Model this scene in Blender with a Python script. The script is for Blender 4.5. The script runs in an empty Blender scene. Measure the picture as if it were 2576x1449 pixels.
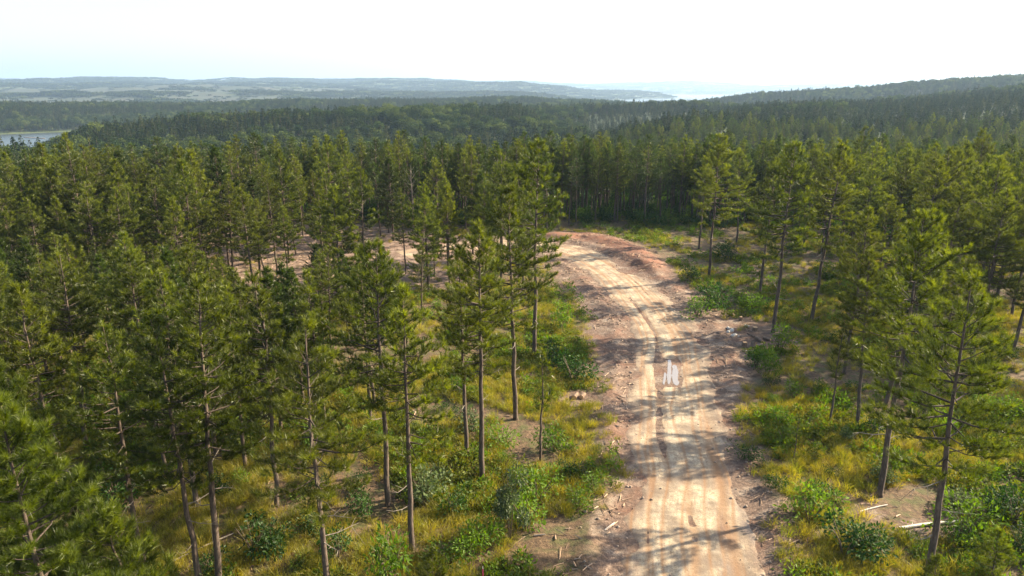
import bpy, math, random
import numpy as np
from mathutils import Vector, Matrix

SC = bpy.context.scene
COL = SC.collection
R = math.radians
rnd = random.Random(11)

# ------------------------------------------------------------------ camera
CAM_H, PITCH, FPX = 25.0, R(16.0), 1741.0          # FPX: focal length in pixels of a 2576 px wide frame
cam = bpy.data.cameras.new('camera'); cam_o = bpy.data.objects.new('camera', cam); COL.objects.link(cam_o)
cam_o.location = (0, 0, CAM_H); cam_o.rotation_euler = (math.pi/2 - PITCH, 0, 0)
cam.sensor_width = 36; cam.lens = 36*FPX/2576; cam.clip_start = 0.5; cam.clip_end = 60000
SC.camera = cam_o

# ------------------------------------------------------------------ daylight
SUN_AZ, SUN_EL = R(70), R(28)                      # azimuth clockwise from +Y
world = bpy.data.worlds.new('World'); SC.world = world; world.use_nodes = True
wn = world.node_tree.nodes; wl = world.node_tree.links
sky = wn.new('ShaderNodeTexSky'); sky.sky_type = 'NISHITA'; sky.sun_disc = False
sky.sun_elevation = SUN_EL; sky.sun_rotation = SUN_AZ
sky.air_density = 1.0; sky.dust_density = 2.0; sky.ozone_density = 0.3
wl.new(sky.outputs[0], wn['Background'].inputs[0]); wn['Background'].inputs[1].default_value = 0.095
sun = bpy.data.lights.new('sun', 'SUN'); sun_o = bpy.data.objects.new('sun', sun); COL.objects.link(sun_o)
sun.energy = 5.0; sun.angle = R(0.6); sun.color = (1.0, 0.865, 0.64)
SV = Vector((math.sin(SUN_AZ)*math.cos(SUN_EL), math.cos(SUN_AZ)*math.cos(SUN_EL), math.sin(SUN_EL)))
sun_o.rotation_euler = SV.to_track_quat('Z', 'Y').to_euler(); sun_o.location = (60, 30, 80)
SC.view_settings.view_transform = 'Standard'; SC.view_settings.look = 'None'
SC.view_settings.gamma = 1; SC.view_settings.use_curve_mapping = False
SC.view_settings.exposure = 1.82
cy = SC.cycles
cy.max_bounces = 5; cy.diffuse_bounces = 3; cy.glossy_bounces = 2; cy.transmission_bounces = 3; cy.volume_bounces = 0
cy.use_denoising = True; cy.sample_clamp_indirect = 4

# ------------------------------------------------------------------ helpers
def ray(px, py):
    u = (px-1288)/FPX; v = (py-724)/FPX
    return u, math.cos(PITCH)-v*math.sin(PITCH), -(math.sin(PITCH)+v*math.cos(PITCH))
def G(px, py, z=0.0):                                # where the line of sight meets the level z
    a, b, c = ray(px, py); t = (z-CAM_H)/c
    return a*t, b*t
def P(x, y, z=0.0):                                  # back to picture coordinates
    d = y*math.cos(PITCH)-(z-CAM_H)*math.sin(PITCH); h = -(z-CAM_H)*math.cos(PITCH)-y*math.sin(PITCH)
    return 1288+FPX*x/d, 724+FPX*h/d
def height_at(px, py, X, Y):                         # height of a point above (X,Y) seen on row py
    a, b, c = ray(px, py); return CAM_H + c*(Y/b)

def tag(o, label=None, cat=None, group=None, kind=None):
    if label: o['label'] = label
    if cat: o['category'] = cat
    if group: o['group'] = group
    if kind: o['kind'] = kind
    return o
def mesh_np(name, V, F, mat=None, smooth=False, attrs=None):
    V = np.asarray(V, np.float32); F = np.asarray(F, np.int32); k = F.shape[1]
    me = bpy.data.meshes.new(name)
    me.vertices.add(len(V)); me.vertices.foreach_set('co', V.ravel())
    me.loops.add(F.size); me.loops.foreach_set('vertex_index', F.ravel())
    me.polygons.add(len(F)); me.polygons.foreach_set('loop_start', np.arange(0, F.size, k, dtype=np.int32))
    me.polygons.foreach_set('use_smooth', np.full(len(F), smooth))
    for n, (t, d) in (attrs or {}).items():
        a = me.attributes.new(n, t, 'POINT')
        a.data.foreach_set('vector' if t == 'FLOAT_VECTOR' else 'value', np.asarray(d).ravel())
    me.update(calc_edges=True)
    if mat: me.materials.append(mat)
    return me
def obj(name, me, parent=None, loc=None):
    o = bpy.data.objects.new(name, me); COL.objects.link(o)
    if parent: o.parent = parent
    if loc is not None: o.location = loc
    return o
def empty(name, loc, rot=(0, 0, 0), s=1.0):
    o = bpy.data.objects.new(name, None); COL.objects.link(o)
    o.location = loc; o.rotation_euler = rot; o.scale = (s, s, s); o.empty_display_size = 0.3
    return o
class MB:
    """collects quads (triangles repeat their last corner away) for one mesh"""
    def __init__(s): s.v = []; s.f = []; s.n = 0
    def add(s, V, F):
        s.v.append(np.asarray(V, float)); s.f.append(np.asarray(F)+s.n); s.n += len(V)
    def tube(s, pts, rad, n=6, cap=True):
        pts = np.asarray(pts, float); m = len(pts)
        t = np.gradient(pts, axis=0); t /= np.linalg.norm(t, axis=1)[:, None]+1e-9
        ref = np.array([1, 0, 0.]) if abs(t[0, 0]) < .8 else np.array([0, 1, 0.])
        a = np.cross(t, ref); a /= np.linalg.norm(a, axis=1)[:, None]; b = np.cross(t, a)
        th = np.arange(n)*2*np.pi/n
        rad = np.broadcast_to(np.asarray(rad, float), (m,))
        V = (pts[:, None]+rad[:, None, None]*(a[:, None]*np.cos(th)[None, :, None]+b[:, None]*np.sin(th)[None, :, None])).reshape(-1, 3)
        F = []
        for i in range(m-1):
            for j in range(n):
                k = (j+1) % n; F.append((i*n+j, i*n+k, (i+1)*n+k, (i+1)*n+j))
        V = list(V)
        if cap:
            for e, i in ((0, 0), (1, m-1)):
                c = len(V); V.append(pts[i])
                for j in range(0, n, 2):
                    k, l = (j+1) % n, (j+2) % n
                    F.append((c, i*n+j, i*n+k, i*n+l) if e else (c, i*n+l, i*n+k, i*n+j))
        s.add(V, F)
    def mesh(s, name, mat, smooth=True):
        return mesh_np(name, np.concatenate(s.v), np.concatenate(s.f), mat, smooth)

# lattice noise for geometry and masks
_perm = np.random.RandomState(5).rand(256, 256)
def vnoise(x, y):
    x = np.asarray(x, float); y = np.asarray(y, float)
    xi = np.floor(x).astype(int); yi = np.floor(y).astype(int); fx = x-xi; fy = y-yi
    fx = fx*fx*(3-2*fx); fy = fy*fy*(3-2*fy)
    g = lambda a, b: _perm[a & 255, b & 255]
    return (g(xi, yi)*(1-fx)+g(xi+1, yi)*fx)*(1-fy)+(g(xi, yi+1)*(1-fx)+g(xi+1, yi+1)*fx)*fy
def fbm(x, y, o=4):
    s = 0; a = .5
    for i in range(o): s = s+a*vnoise(x+17.3*i, y+9.1*i); x = np.asarray(x)*2.03; y = np.asarray(y)*2.03; a *= .5
    return s
def sstep(a, b, x): t = np.clip((np.asarray(x, float)-a)/(b-a), 0, 1); return t*t*(3-2*t)
def inside(poly, x, y):
    x = np.asarray(x, float); y = np.asarray(y, float); r = np.zeros(x.shape, bool); n = len(poly)
    for i in range(n):
        x0, y0 = poly[i]; x1, y1 = poly[(i+1) % n]
        if y0 == y1: continue
        c = ((y0 > y) != (y1 > y)) & (x < (x1-x0)*(y-y0)/(y1-y0)+x0); r ^= c
    return r

# ------------------------------------------------------------------ materials
def mat_new(name):
    m = bpy.data.materials.new(name); m.use_nodes = True; nt = m.node_tree
    for n in list(nt.nodes): nt.nodes.remove(n)
    out = nt.nodes.new('ShaderNodeOutputMaterial'); return m, nt, out
def N(nt, t, **kw):
    n = nt.nodes.new('ShaderNode'+t)
    for k, v in kw.items():
        if k in n.inputs: n.inputs[k].default_value = v
        else: setattr(n, k, v)
    return n
def L(nt, a, b): nt.links.new(a, b)
def c4(c): return (c[0], c[1], c[2], 1)
def ramp(nt, fac, stops):
    r = nt.nodes.new('ShaderNodeValToRGB'); e = r.color_ramp.elements
    while len(e) < len(stops): e.new(0.5)
    for i, (p, c) in enumerate(stops): e[i].position = p; e[i].color = c4(c)
    L(nt, fac, r.inputs[0]); return r.outputs[0]
def mixc(nt, fac, a, b):
    m = nt.nodes.new('ShaderNodeMix'); m.data_type = 'RGBA'
    for s, v in ((0, fac), (6, a), (7, b)):
        if hasattr(v, 'is_linked') or isinstance(v, bpy.types.NodeSocket): L(nt, v, m.inputs[s])
        else: m.inputs[s].default_value = c4(v) if s else v
    return m.outputs[2]
def math_(nt, op, a, b=None, clamp=False):
    m = nt.nodes.new('ShaderNodeMath'); m.operation = op; m.use_clamp = clamp
    for i, v in enumerate((a, b)):
        if v is None: continue
        if isinstance(v, bpy.types.NodeSocket): L(nt, v, m.inputs[i])
        else: m.inputs[i].default_value = v
    return m.outputs[0]
def noise(nt, scale, detail=4, rough=.55, vec=None):
    n = N(nt, 'TexNoise'); n.inputs['Scale'].default_value = scale; n.inputs['Detail'].default_value = detail
    n.inputs['Roughness'].default_value = rough
    if vec is not None: L(nt, vec, n.inputs['Vector'])
    return n.outputs[0]
def wpos(nt): return N(nt, 'NewGeometry').outputs['Position']
def attr(nt, name):
    a = N(nt, 'Attribute'); a.attribute_name = name; return a.outputs['Fac']

def leaf_mat(name, dark, light, alt, trans=.4, gloss=.06, rough=.45, island=True, alt_amt=.5, alt_pow=1.0, fresh=None):
    m, nt, out = mat_new(name)
    geo = N(nt, 'NewGeometry'); oi = N(nt, 'ObjectInfo')
    c = mixc(nt, geo.outputs['Random Per Island'] if island else noise(nt, 2.0, 3), dark, light)
    c = mixc(nt, math_(nt, 'MULTIPLY', math_(nt, 'POWER', oi.outputs['Random'], alt_pow), alt_amt), c, alt)
    br = math_(nt, 'ADD', math_(nt, 'MULTIPLY', math_(nt, 'FRACT', math_(nt, 'MULTIPLY', oi.outputs['Random'], 7.31)), .62), .72)
    n = noise(nt, .35, 2, .5, geo.outputs['Position'])
    c = mixc(nt, math_(nt, 'MULTIPLY', math_(nt, 'SUBTRACT', n, .38, True), .9), c, light)
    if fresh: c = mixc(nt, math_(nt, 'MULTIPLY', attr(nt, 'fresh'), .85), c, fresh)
    hv = N(nt, 'HueSaturation'); L(nt, br, hv.inputs['Value']); L(nt, c, hv.inputs['Color']); c = hv.outputs[0]
    d = N(nt, 'BsdfDiffuse'); t = N(nt, 'BsdfTranslucent'); g = N(nt, 'BsdfGlossy'); g.inputs['Roughness'].default_value = rough
    g.inputs['Color'].default_value = (1, 1, .95, 1)
    L(nt, c, d.inputs[0])
    h = N(nt, 'HueSaturation'); h.inputs['Saturation'].default_value = 1.15; h.inputs['Value'].default_value = 1.35
    L(nt, c, h.inputs['Color']); L(nt, h.outputs[0], t.inputs[0])
    a = N(nt, 'MixShader', Fac=trans); L(nt, d.outputs[0], a.inputs[1]); L(nt, t.outputs[0], a.inputs[2])
    b = N(nt, 'MixShader', Fac=gloss); L(nt, a.outputs[0], b.inputs[1]); L(nt, g.outputs[0], b.inputs[2])
    L(nt, b.outputs[0], out.inputs[0]); return m
def bark_mat(name, dark, light, scale=9):
    m, nt, out = mat_new(name); p = N(nt, 'BsdfPrincipled'); p.inputs['Roughness'].default_value = .9
    tc = N(nt, 'TexCoord'); mp = N(nt, 'Mapping'); mp.inputs['Scale'].default_value = (1, 1, .22)
    L(nt, tc.outputs['Object'], mp.inputs[0])
    n = noise(nt, scale, 5, .65, mp.outputs[0])
    c = ramp(nt, n, [(.33, dark), (.5, [(a+b)/2 for a, b in zip(dark, light)]), (.66, light)])
    L(nt, c, p.inputs['Base Color'])
    b = N(nt, 'Bump'); b.inputs['Strength'].default_value = .7; b.inputs['Distance'].default_value = .04
    L(nt, n, b.inputs['Height']); L(nt, b.outputs[0], p.inputs['Normal']); L(nt, p.outputs[0], out.inputs[0]); return m
def plain_mat(name, col, rough=.8, var=.35, scale=6):
    m, nt, out = mat_new(name); p = N(nt, 'BsdfPrincipled'); p.inputs['Roughness'].default_value = rough
    tc = N(nt, 'TexCoord'); n = noise(nt, scale, 5, .6, tc.outputs['Object'])
    L(nt, ramp(nt, n, [(.3, [a*(1-var) for a in col]), (.7, [min(1, a*(1+var)) for a in col])]), p.inputs['Base Color'])
    b = N(nt, 'Bump'); b.inputs['Strength'].default_value = .5; b.inputs['Distance'].default_value = .03
    L(nt, n, b.inputs['Height']); L(nt, b.outputs[0], p.inputs['Normal']); L(nt, p.outputs[0], out.inputs[0]); return m

M = {}
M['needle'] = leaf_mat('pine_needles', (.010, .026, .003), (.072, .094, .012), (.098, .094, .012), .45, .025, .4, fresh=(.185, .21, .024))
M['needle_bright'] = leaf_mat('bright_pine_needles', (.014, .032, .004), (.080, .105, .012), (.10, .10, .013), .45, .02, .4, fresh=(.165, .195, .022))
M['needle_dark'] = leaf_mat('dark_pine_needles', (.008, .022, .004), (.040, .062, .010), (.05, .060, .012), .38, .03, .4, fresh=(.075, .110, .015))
M['bark'] = bark_mat('pine_bark', (.03, .021, .015), (.15, .105, .075))
M['limb'] = bark_mat('limb_bark', (.025, .018, .012), (.09, .062, .044), 12)
M['dead'] = plain_mat('dead_wood', (.22, .18, .14), .9, .35)
M['leaf_dark'] = leaf_mat('dark_shrub_leaves', (.012, .035, .006), (.040, .082, .012), (.03, .07, .012), .3, .012, .5)
M['leaf_bright'] = leaf_mat('bright_shrub_leaves', (.045, .105, .008), (.12, .20, .02), (.14, .185, .02), .42, .012, .5)
M['leaf_pale'] = leaf_mat('pale_shrub_leaves', (.035, .06, .015), (.10, .13, .05), (.10, .12, .045), .35, .02, .5)
M['stem'] = plain_mat('shrub_stem', (.12, .085, .055))
M['grass'] = leaf_mat('grass_blades', (.085, .125, .014), (.25, .245, .036), (.37, .27, .058), .45, .02, .5, True, .7)
M['weed'] = leaf_mat('weed_leaves', (.035, .07, .008), (.10, .14, .018), (.15, .15, .025), .4, .01, .5, True, .8)
M['far_leaf'] = leaf_mat('broadleaf_foliage', (.015, .029, .011), (.031, .049, .016), (.10, .120, .030), .3, .0, .6, True, .9, 2.2)
M['far_pine'] = leaf_mat('far_pine_foliage', (.012, .023, .009), (.023, .036, .013), (.060, .064, .021), .25, .0, .6, True, .9, 3.0)
M['stick'] = leaf_mat('slash_sticks', (.12, .07, .04), (.42, .28, .18), (.50, .36, .25), 0, .02, .6)

# ------------------------------------------------------------------ lie of the land
ROADPX = [(1738, 1449), (1726, 1300), (1733, 1200), (1708, 1100), (1696, 1000), (1690, 900), (1682, 850), (1655, 800), (1612, 750),
          (1562, 700), (1500, 660), (1435, 632), (1370, 617), (1280, 612), (1150, 622), (1010, 640)]
road_c = [G(*p) for p in ROADPX]
d0 = np.array(road_c[0])-np.array(road_c[3]); d0 /= np.linalg.norm(d0)
road_c = [tuple(np.array(road_c[0])+d0*60), tuple(np.array(road_c[0])+d0*20)]+road_c
def resample(pts, step):
    p = np.array(pts, float)
    q = [p[0]]                                       # Catmull-Rom
    for i in range(len(p)-1):
        a, b, c, d = p[max(i-1, 0)], p[i], p[i+1], p[min(i+2, len(p)-1)]
        for t in np.linspace(0, 1, 20)[1:]:
            q.append(.5*((2*b)+(c-a)*t+(2*a-5*b+4*c-d)*t*t+(3*b-a-3*c+d)*t**3))
    q = np.array(q); s = np.r_[0, np.cumsum(np.linalg.norm(np.diff(q, axis=0), axis=1))]
    n = int(s[-1]/step); si = np.linspace(0, s[-1], n)
    return np.c_[np.interp(si, s, q[:, 0]), np.interp(si, s, q[:, 1])], si
RC, RS = resample(road_c, .3)
for _ in range(6): RC[1:-1] = (RC[:-2]+2*RC[1:-1]+RC[2:])/4
RT = np.gradient(RC, axis=0); RT /= np.linalg.norm(RT, axis=1)[:, None]; RN = np.c_[RT[:, 1], -RT[:, 0]]   # RN: to the right
def road_uv(x, y):                                   # signed offset from the road's middle (right positive), index along it
    x = np.atleast_1d(np.asarray(x, float)); y = np.atleast_1d(np.asarray(y, float))
    u = np.full(x.shape, 99.); ix = np.zeros(x.shape, int); sub = RC[::4]
    m = np.where((np.abs(x) < 120) & (y > -50) & (y < 170))[0]
    for k in range(0, len(m), 4000):
        j = m[k:k+4000]
        d = (x[j, None]-sub[None, :, 0])**2+(y[j, None]-sub[None, :, 1])**2
        i = d.argmin(1)*4
        off = (x[j]-RC[i, 0])*RN[i, 0]+(y[j]-RC[i, 1])*RN[i, 1]
        dist = np.sqrt(d.min(1)); u[j] = np.where(dist > np.abs(off)+1.5, np.sign(off+1e-9)*dist, off); ix[j] = i
    return u, ix
CLEARPX = [(180, 590), (420, 556), (600, 545), (860, 560), (1100, 588), (1230, 600), (1240, 660), (1170, 725), (1020, 735), (900, 735), (760, 790), (640, 790),
           (590, 730), (560, 650), (240, 615)]
CLEAR = [G(*p) for p in CLEARPX]
BANK = [G(*p) for p in [(1400, 588), (1500, 583), (1600, 600), (1665, 650), (1690, 710), (1640, 705), (1590, 660), (1500, 622), (1400, 606)]]

OPEN_SPOTS = [(G(1880, 838), 5.0), (G(1850, 840), 3.6), (G(1915, 856), 3.4), (G(1455, 1003), 1.7), (G(2300, 1332), 1.1), (G(2350, 1326), 1.1), (G(2400, 1322), 1.0), (G(2195, 1284), 1.0), (G(1533, 1332), 1.2), (G(1215, 1474), .7)]
def open_spot(x, y, k=1.0):
    x = np.atleast_1d(x); y = np.atleast_1d(y); r = np.zeros(x.shape, bool)
    for (a, b), d in OPEN_SPOTS: r |= (x-a)**2+(y-b)**2 < (d*k*(.75+.5*vnoise(x*1.3, y*1.3)))**2
    return r
CX = [0, 200, 450, 700, 1000, 1300, 1450, 1600, 1750, 1900, 2050, 2200, 2400, 2576]
RR = [0, 135, 185, 300, 480, 700, 950, 1250, 1600, 2300, 4500, 5700, 7500, 9500, 13000, 20000]
Y_ = lambda *a: ('y',)+a
ROWS = [[0]*14, [0]*14, [-4, -4, -4, -4.5, -5, -5, -4.5, -4, -3.5, -3.5, -3.5, -3.5, -3, -3],
        [-16, -16, -19, -21, -22, -22, -19, -16, -14, -12, -11, -11, -10, -9],
        [-18, -20, -23, -23, -23, -23, 'y338', 'y300', 'y268', 'y278', 'y282', 'y285', 'y280', 'y275'],
        [-42, 'y314', 'y293', 'y280', 'y272', 'y267', -24, -18, -14, 'y244', 'y243', 'y246', 'y236', 'y218'],
        [-55, -50, -42, -30, -18, 'y266', 'y263', 'y257', 'y251', -8, 0, 2, 'y226', 'y207'],
        [-43, -46, -36, -32, -30, -28, -25, -24, -26, -28, -26, -22, -14, -8],
        ['y256', 'y257', 'y258', 'y252', 'y247', 'y243', 'y246', 'y254', 'y252', 'y233', 'y221', 'y213', 'y196', 'y187'],
        [-30, -30, -30, -30, -30, -30, -38, -50, -50, -44, -20, 0, 10, 20],
        ['y226', 'y222', 'y210', 'y214', 'y228', 'y229', 'y240', -58, -58, -58, -20, 0, 0, 0],
        ['y209', 'y207', 'y213', 'y216', 'y209', 'y207', 'y224', 'y232', -58, -58, -40, 0, 0, 0],
        ['y193', 'y191', 'y200', 'y192', 'y200', 'y213', 'y226', -58, -58, -58, -40, 0, 0, 0],
        [-30, -30, -30, -30, -30, -30, -58, 'y231', -58, -58, -58, -30, -30, -30],
        ['y200', 'y200', 'y203', 'y199', 'y197', 'y205', 'y212', 'y209', 'y207', 'y213', 'y212', 'y212', 'y212', 'y212'],
        [0]*14]
AZ_C = np.array([math.atan2(ray(x, 225)[0], ray(x, 225)[1]) for x in CX])
TREE_FAR = 13.0
ZT = np.zeros((len(RR), 14))
for i, row in enumerate(ROWS):
    for j, v in enumerate(row):
        if isinstance(v, str):
            a, b, c = ray(CX[j], float(v[1:])); ZT[i, j] = CAM_H+RR[i]*c/math.hypot(a, b)-TREE_FAR
        else: ZT[i, j] = v
_azf = np.linspace(-.85, .85, 341)
_zf = np.array([np.interp(_azf, AZ_C, z) for z in ZT])
_k = np.array([1, 2, 3, 4, 3, 2, 1.]); _k /= _k.sum()
for i in range(len(RR)): _zf[i] = np.convolve(np.pad(_zf[i], 3, 'edge'), _k, 'valid')
def terrain(x, y):
    x = np.asarray(x, float); y = np.asarray(y, float)
    r = np.hypot(x, y); az = np.clip(np.arctan2(x, y), -.849, .849)
    fa = (az+.85)/1.7*340; ia = np.clip(fa.astype(int), 0, 339); ta = fa-ia
    k = np.clip(np.searchsorted(RR, r, 'right')-1, 0, len(RR)-2); rr = np.array(RR)
    t = np.clip((r-rr[k])/(rr[k+1]-rr[k]), 0, 1); t = t*t*(3-2*t)
    z0 = _zf[k, ia]*(1-ta)+_zf[k, ia+1]*ta; z1 = _zf[k+1, ia]*(1-ta)+_zf[k+1, ia+1]*ta
    z = z0*(1-t)+z1*t
    far = sstep(160, 400, r)
    z = z+far*(fbm(x/170+40, y/170+7, 3)-.44)*np.minimum(r*.010, 26)*np.where(z < -38, .25, 1)
    z = z+sstep(2200, 3600, r)*(fbm(x/900+3, y/650+12, 3)-.44)*120*sstep(-46, -20, z)
    return z
def near_detail(x, y, u):
    r = np.hypot(x, y); w = 1-sstep(140, 170, r); a = np.abs(u)
    off = sstep(4.0, 9, a)
    z = (fbm(x/9+3, y/9, 3)-.44)*.7*off+(fbm(x/1.6, y/1.6+8, 3)-.44)*.22*sstep(3.2, 5.5, a)
    berm = np.exp(-((a-5.4)/.9)**2)*.28*(.3+fbm(x/3, y/3+2, 2)*1.4)          # graded-off soil along both edges
    z = z+berm
    bank = np.where(inside(BANK, x, y), 1., 0.)
    z = np.where(inside(CLEAR, x, y), z*.45, z)
    return z*w, bank
def ground_z(x, y):
    u, _ = road_uv(x, y); x = np.atleast_1d(x); y = np.atleast_1d(y)
    d, b = near_detail(x, y, u); return terrain(x, y)+d
def gz(x, y): return float(ground_z([x], [y])[0])

# ground: one sheet from below the camera to the horizon
az = np.r_[np.linspace(-math.pi, -.82, 30)[:-1], np.linspace(-.82, .82, 460), np.linspace(.82, math.pi, 30)[1:-1]]
rad = [4.0]
while rad[-1] < 20000:
    r_ = rad[-1]; rad.append(r_+(.55 if r_ < 165 else r_*.0125 if r_ < 6000 else r_*.016))
rad = np.array(rad); na, nr = len(az), len(rad)
A, RD = np.meshgrid(az, rad); gx = (RD*np.sin(A)).ravel(); gy = (RD*np.cos(A)).ravel()
gu, gi = road_uv(gx, gy); gd, gb = near_detail(gx, gy, gu)
gzv = terrain(gx, gy)+gd
# the pushed-up bank right of the bend: smoothed by its own distance to the edge of the outline
bx, by = np.mean(np.array(BANK), axis=0)
def bank_h(x, y):
    pts = np.array([G(*p) for p in [(1400, 597), (1470, 597), (1540, 612), (1600, 640), (1645, 678)]])
    x = np.atleast_1d(np.asarray(x, float)); y = np.atleast_1d(np.asarray(y, float)); d = np.full(x.shape, 99.)
    for i in range(len(pts)-1):
        a, b = pts[i], pts[i+1]; ab = b-a
        t = np.clip(((x-a[0])*ab[0]+(y-a[1])*ab[1])/(ab@ab), 0, 1)
        d = np.minimum(d, np.hypot(x-a[0]-t*ab[0], y-a[1]-t*ab[1]))
    return np.exp(-(d/2.6)**2)*.9*(.8+.4*vnoise(x/3.2, y/3.2))
near_m = np.hypot(gx, gy) < 170
bh = np.zeros_like(gx); bh[near_m] = bank_h(gx[near_m], gy[near_m]); gzv += bh
q = np.arange(na)
F = []
for i in range(nr-1):
    F.append(np.c_[i*na+q, (i+1)*na+q, (i+1)*na+(q+1) % na, i*na+(q+1) % na])
F = np.concatenate(F)
clr = inside(CLEAR, gx, gy).astype(float)*near_m
wob = (fbm(gx/5, gy/5, 3)-.44)*5
bw = 5.0+3.2*sstep(48, 64, gy)
bare = np.clip(1-sstep(bw-.6, bw+1.4, np.abs(gu)+wob*.7), 0, 1)
bare = np.maximum(bare, np.clip(bh*1.6, 0, 1)); bare = np.maximum(bare, open_spot(gx, gy)*.8)
rr_ = np.hypot(gx, gy); azg = np.arctan2(gx, gy)
meadow = sstep(2350, 2600, rr_)*(1-sstep(4700, 5000, rr_))*(1-sstep(-.24, -.18, azg))     # cleared far hillside
meadow *= sstep(.28, .36, fbm(gx/420+2, gy/420+5, 3))
V = np.c_[gx, gy, gzv]

def soil_nodes(nt, pos):
    n2 = noise(nt, 3.2, 5, .7, pos); n4 = noise(nt, 14, 3, .7, pos)
    soil = ramp(nt, n2, [(.30, (.055, .036, .025)), (.44, (.135, .082, .055)), (.58, (.23, .145, .098)), (.72, (.42, .31, .22))])
    soil = mixc(nt, ramp(nt, noise(nt, .55, 4, .6, pos), [(.52, (0, 0, 0)), (.66, (.75, .75, .75))]), soil, (.43, .33, .24))
    soil = mixc(nt, ramp(nt, noise(nt, .30, 3, .6, pos), [(.50, (0, 0, 0)), (.64, (.7, .7, .7))]), soil, (.20, .085, .045))
    return mixc(nt, math_(nt, 'MULTIPLY', math_(nt, 'SUBTRACT', n4, .42, True), 3.4, True), soil, (.07, .046, .032))
def ground_material():
    m, nt, out = mat_new('ground'); p = N(nt, 'BsdfPrincipled'); p.inputs['Roughness'].default_value = .95
    pos = wpos(nt)
    n1 = noise(nt, .25, 4, .6, pos); n2 = noise(nt, 3.2, 5, .7, pos); n3 = noise(nt, .9, 4, .6, pos); n4 = noise(nt, 14, 3, .7, pos)
    litter = ramp(nt, n2, [(.3, (.045, .028, .015)), (.5, (.11, .065, .032)), (.68, (.20, .125, .065))])
    green = ramp(nt, n4, [(.3, (.035, .045, .010)), (.7, (.11, .115, .024))])
    base = mixc(nt, ramp(nt, n3, [(.47, (0, 0, 0)), (.64, (.85, .85, .85))]), litter, green)
    soil = soil_nodes(nt, pos)
    pink = ramp(nt, n3, [(.3, (.10, .062, .042)), (.5, (.19, .122, .085)), (.7, (.34, .245, .185))])
    soil = mixc(nt, math_(nt, 'MULTIPLY', attr(nt, 'bank'), ramp(nt, n3, [(.35, (.3, .3, .3)), (.6, (.9, .9, .9))])), soil, (.22, .088, .045))
    b = attr(nt, 'bare'); b = math_(nt, 'ADD', b, math_(nt, 'MULTIPLY', math_(nt, 'SUBTRACT', n3, .5), .5), True)
    c = mixc(nt, b, base, soil)
    cl = math_(nt, 'MULTIPLY', attr(nt, 'clearing'), ramp(nt, n1, [(.3, (.45, .45, .45)), (.55, (1, 1, 1))]))
    c = mixc(nt, cl, c, pink)
    wood = ramp(nt, noise(nt, .06, 3, .6, pos), [(.3, (.03, .05, .015)), (.7, (.07, .09, .025))])
    c = mixc(nt, attr(nt, 'forest'), c, wood)
    field = ramp(nt, noise(nt, .012, 4, .6, pos), [(.35, (.020, .034, .011)), (.5, (.032, .041, .015)), (.65, (.050, .047, .024))])
    c = mixc(nt, attr(nt, 'meadow'), c, field)
    L(nt, c, p.inputs['Base Color'])
    bp = N(nt, 'Bump'); bp.inputs['Strength'].default_value = .8; bp.inputs['Distance'].default_value = .12
    L(nt, math_(nt, 'ADD', n2, math_(nt, 'MULTIPLY', n4, .4)), bp.inputs['Height']); L(nt, bp.outputs[0], p.inputs['Normal'])
    L(nt, p.outputs[0], out.inputs[0]); return m
me = mesh_np('ground', V, F, ground_material(), True, {'bare': ('FLOAT', bare), 'bank': ('FLOAT', np.clip(bh*1.5, 0, 1)), 'clearing': ('FLOAT', clr),
     'forest': ('FLOAT', sstep(150, 175, rr_)), 'meadow': ('FLOAT', meadow)})
tag(obj('ground', me), 'rolling forest floor and far hills', kind='structure')

# lake level in the valleys
def water_mat(name, col, rough, bump, ior=1.33):
    m, nt, out = mat_new(name); p = N(nt, 'BsdfPrincipled'); p.inputs['Base Color'].default_value = c4(col)
    p.inputs['Roughness'].default_value = rough; p.inputs['IOR'].default_value = ior
    b = N(nt, 'Bump'); b.inputs['Strength'].default_value = bump; b.inputs['Distance'].default_value = .1
    L(nt, noise(nt, .6, 3, .5, wpos(nt)), b.inputs['Height']); L(nt, b.outputs[0], p.inputs['Normal'])
    L(nt, p.outputs[0], out.inputs[0]); return m
LAKE_Z = -40.0
a_ = np.linspace(-.9, .9, 37); Vl = [(r*math.sin(a), r*math.cos(a), LAKE_Z) for r in (600, 19500) for a in a_]
Fl = [(i, i+1, 37+i+1, 37+i) for i in range(36)]
tag(obj('lake', mesh_np('lake', Vl, Fl, water_mat('lake_water', (.05, .06, .06), .26, .45))), 'pale lake between the hills', kind='structure')

# ------------------------------------------------------------------ dirt road
nu = 91; us = np.linspace(-5.6, 5.6, nu); ns = len(RC)
U, S = np.meshgrid(us, RS); I = np.arange(ns)[:, None].repeat(nu, 1)
rx = RC[I, 0]+RN[I, 0]*U; ry = RC[I, 1]+RN[I, 1]*U
edge = 4.15+(fbm(S/2.3, np.sign(U)*9+3, 3)-.44)*2.4
prof = sstep(0, 1, (edge-np.abs(U))/1.0)
pud_s = [np.hypot(RC[:, 0]-G(1672, y)[0], RC[:, 1]-G(1672, y)[1]).argmin() for y in (965, 905)]
ps0, ps1 = RS[pud_s[0]], RS[pud_s[1]]; pm = (ps0+ps1)/2; pl = (ps1-ps0)/2
rut_w = np.zeros_like(U); rut_d = np.zeros_like(U)
def rut(off, w, depth, s0, s1, wander=.25, seed=0):
    global rut_w, rut_d
    c = off+(fbm(S/9+seed*7, S*0+seed, 3)-.44)*wander*4
    k = np.exp(-((U-c)/w)**2)*sstep(s0-4, s0+4, S)*(1-sstep(s1-4, s1+4, S))
    k = k*(.55+.8*fbm(S/3+seed, S*0+2.5*seed, 2))
    rut_w = np.maximum(rut_w, np.clip(k*1.2, 0, 1)); rut_d = rut_d+k*depth
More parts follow.
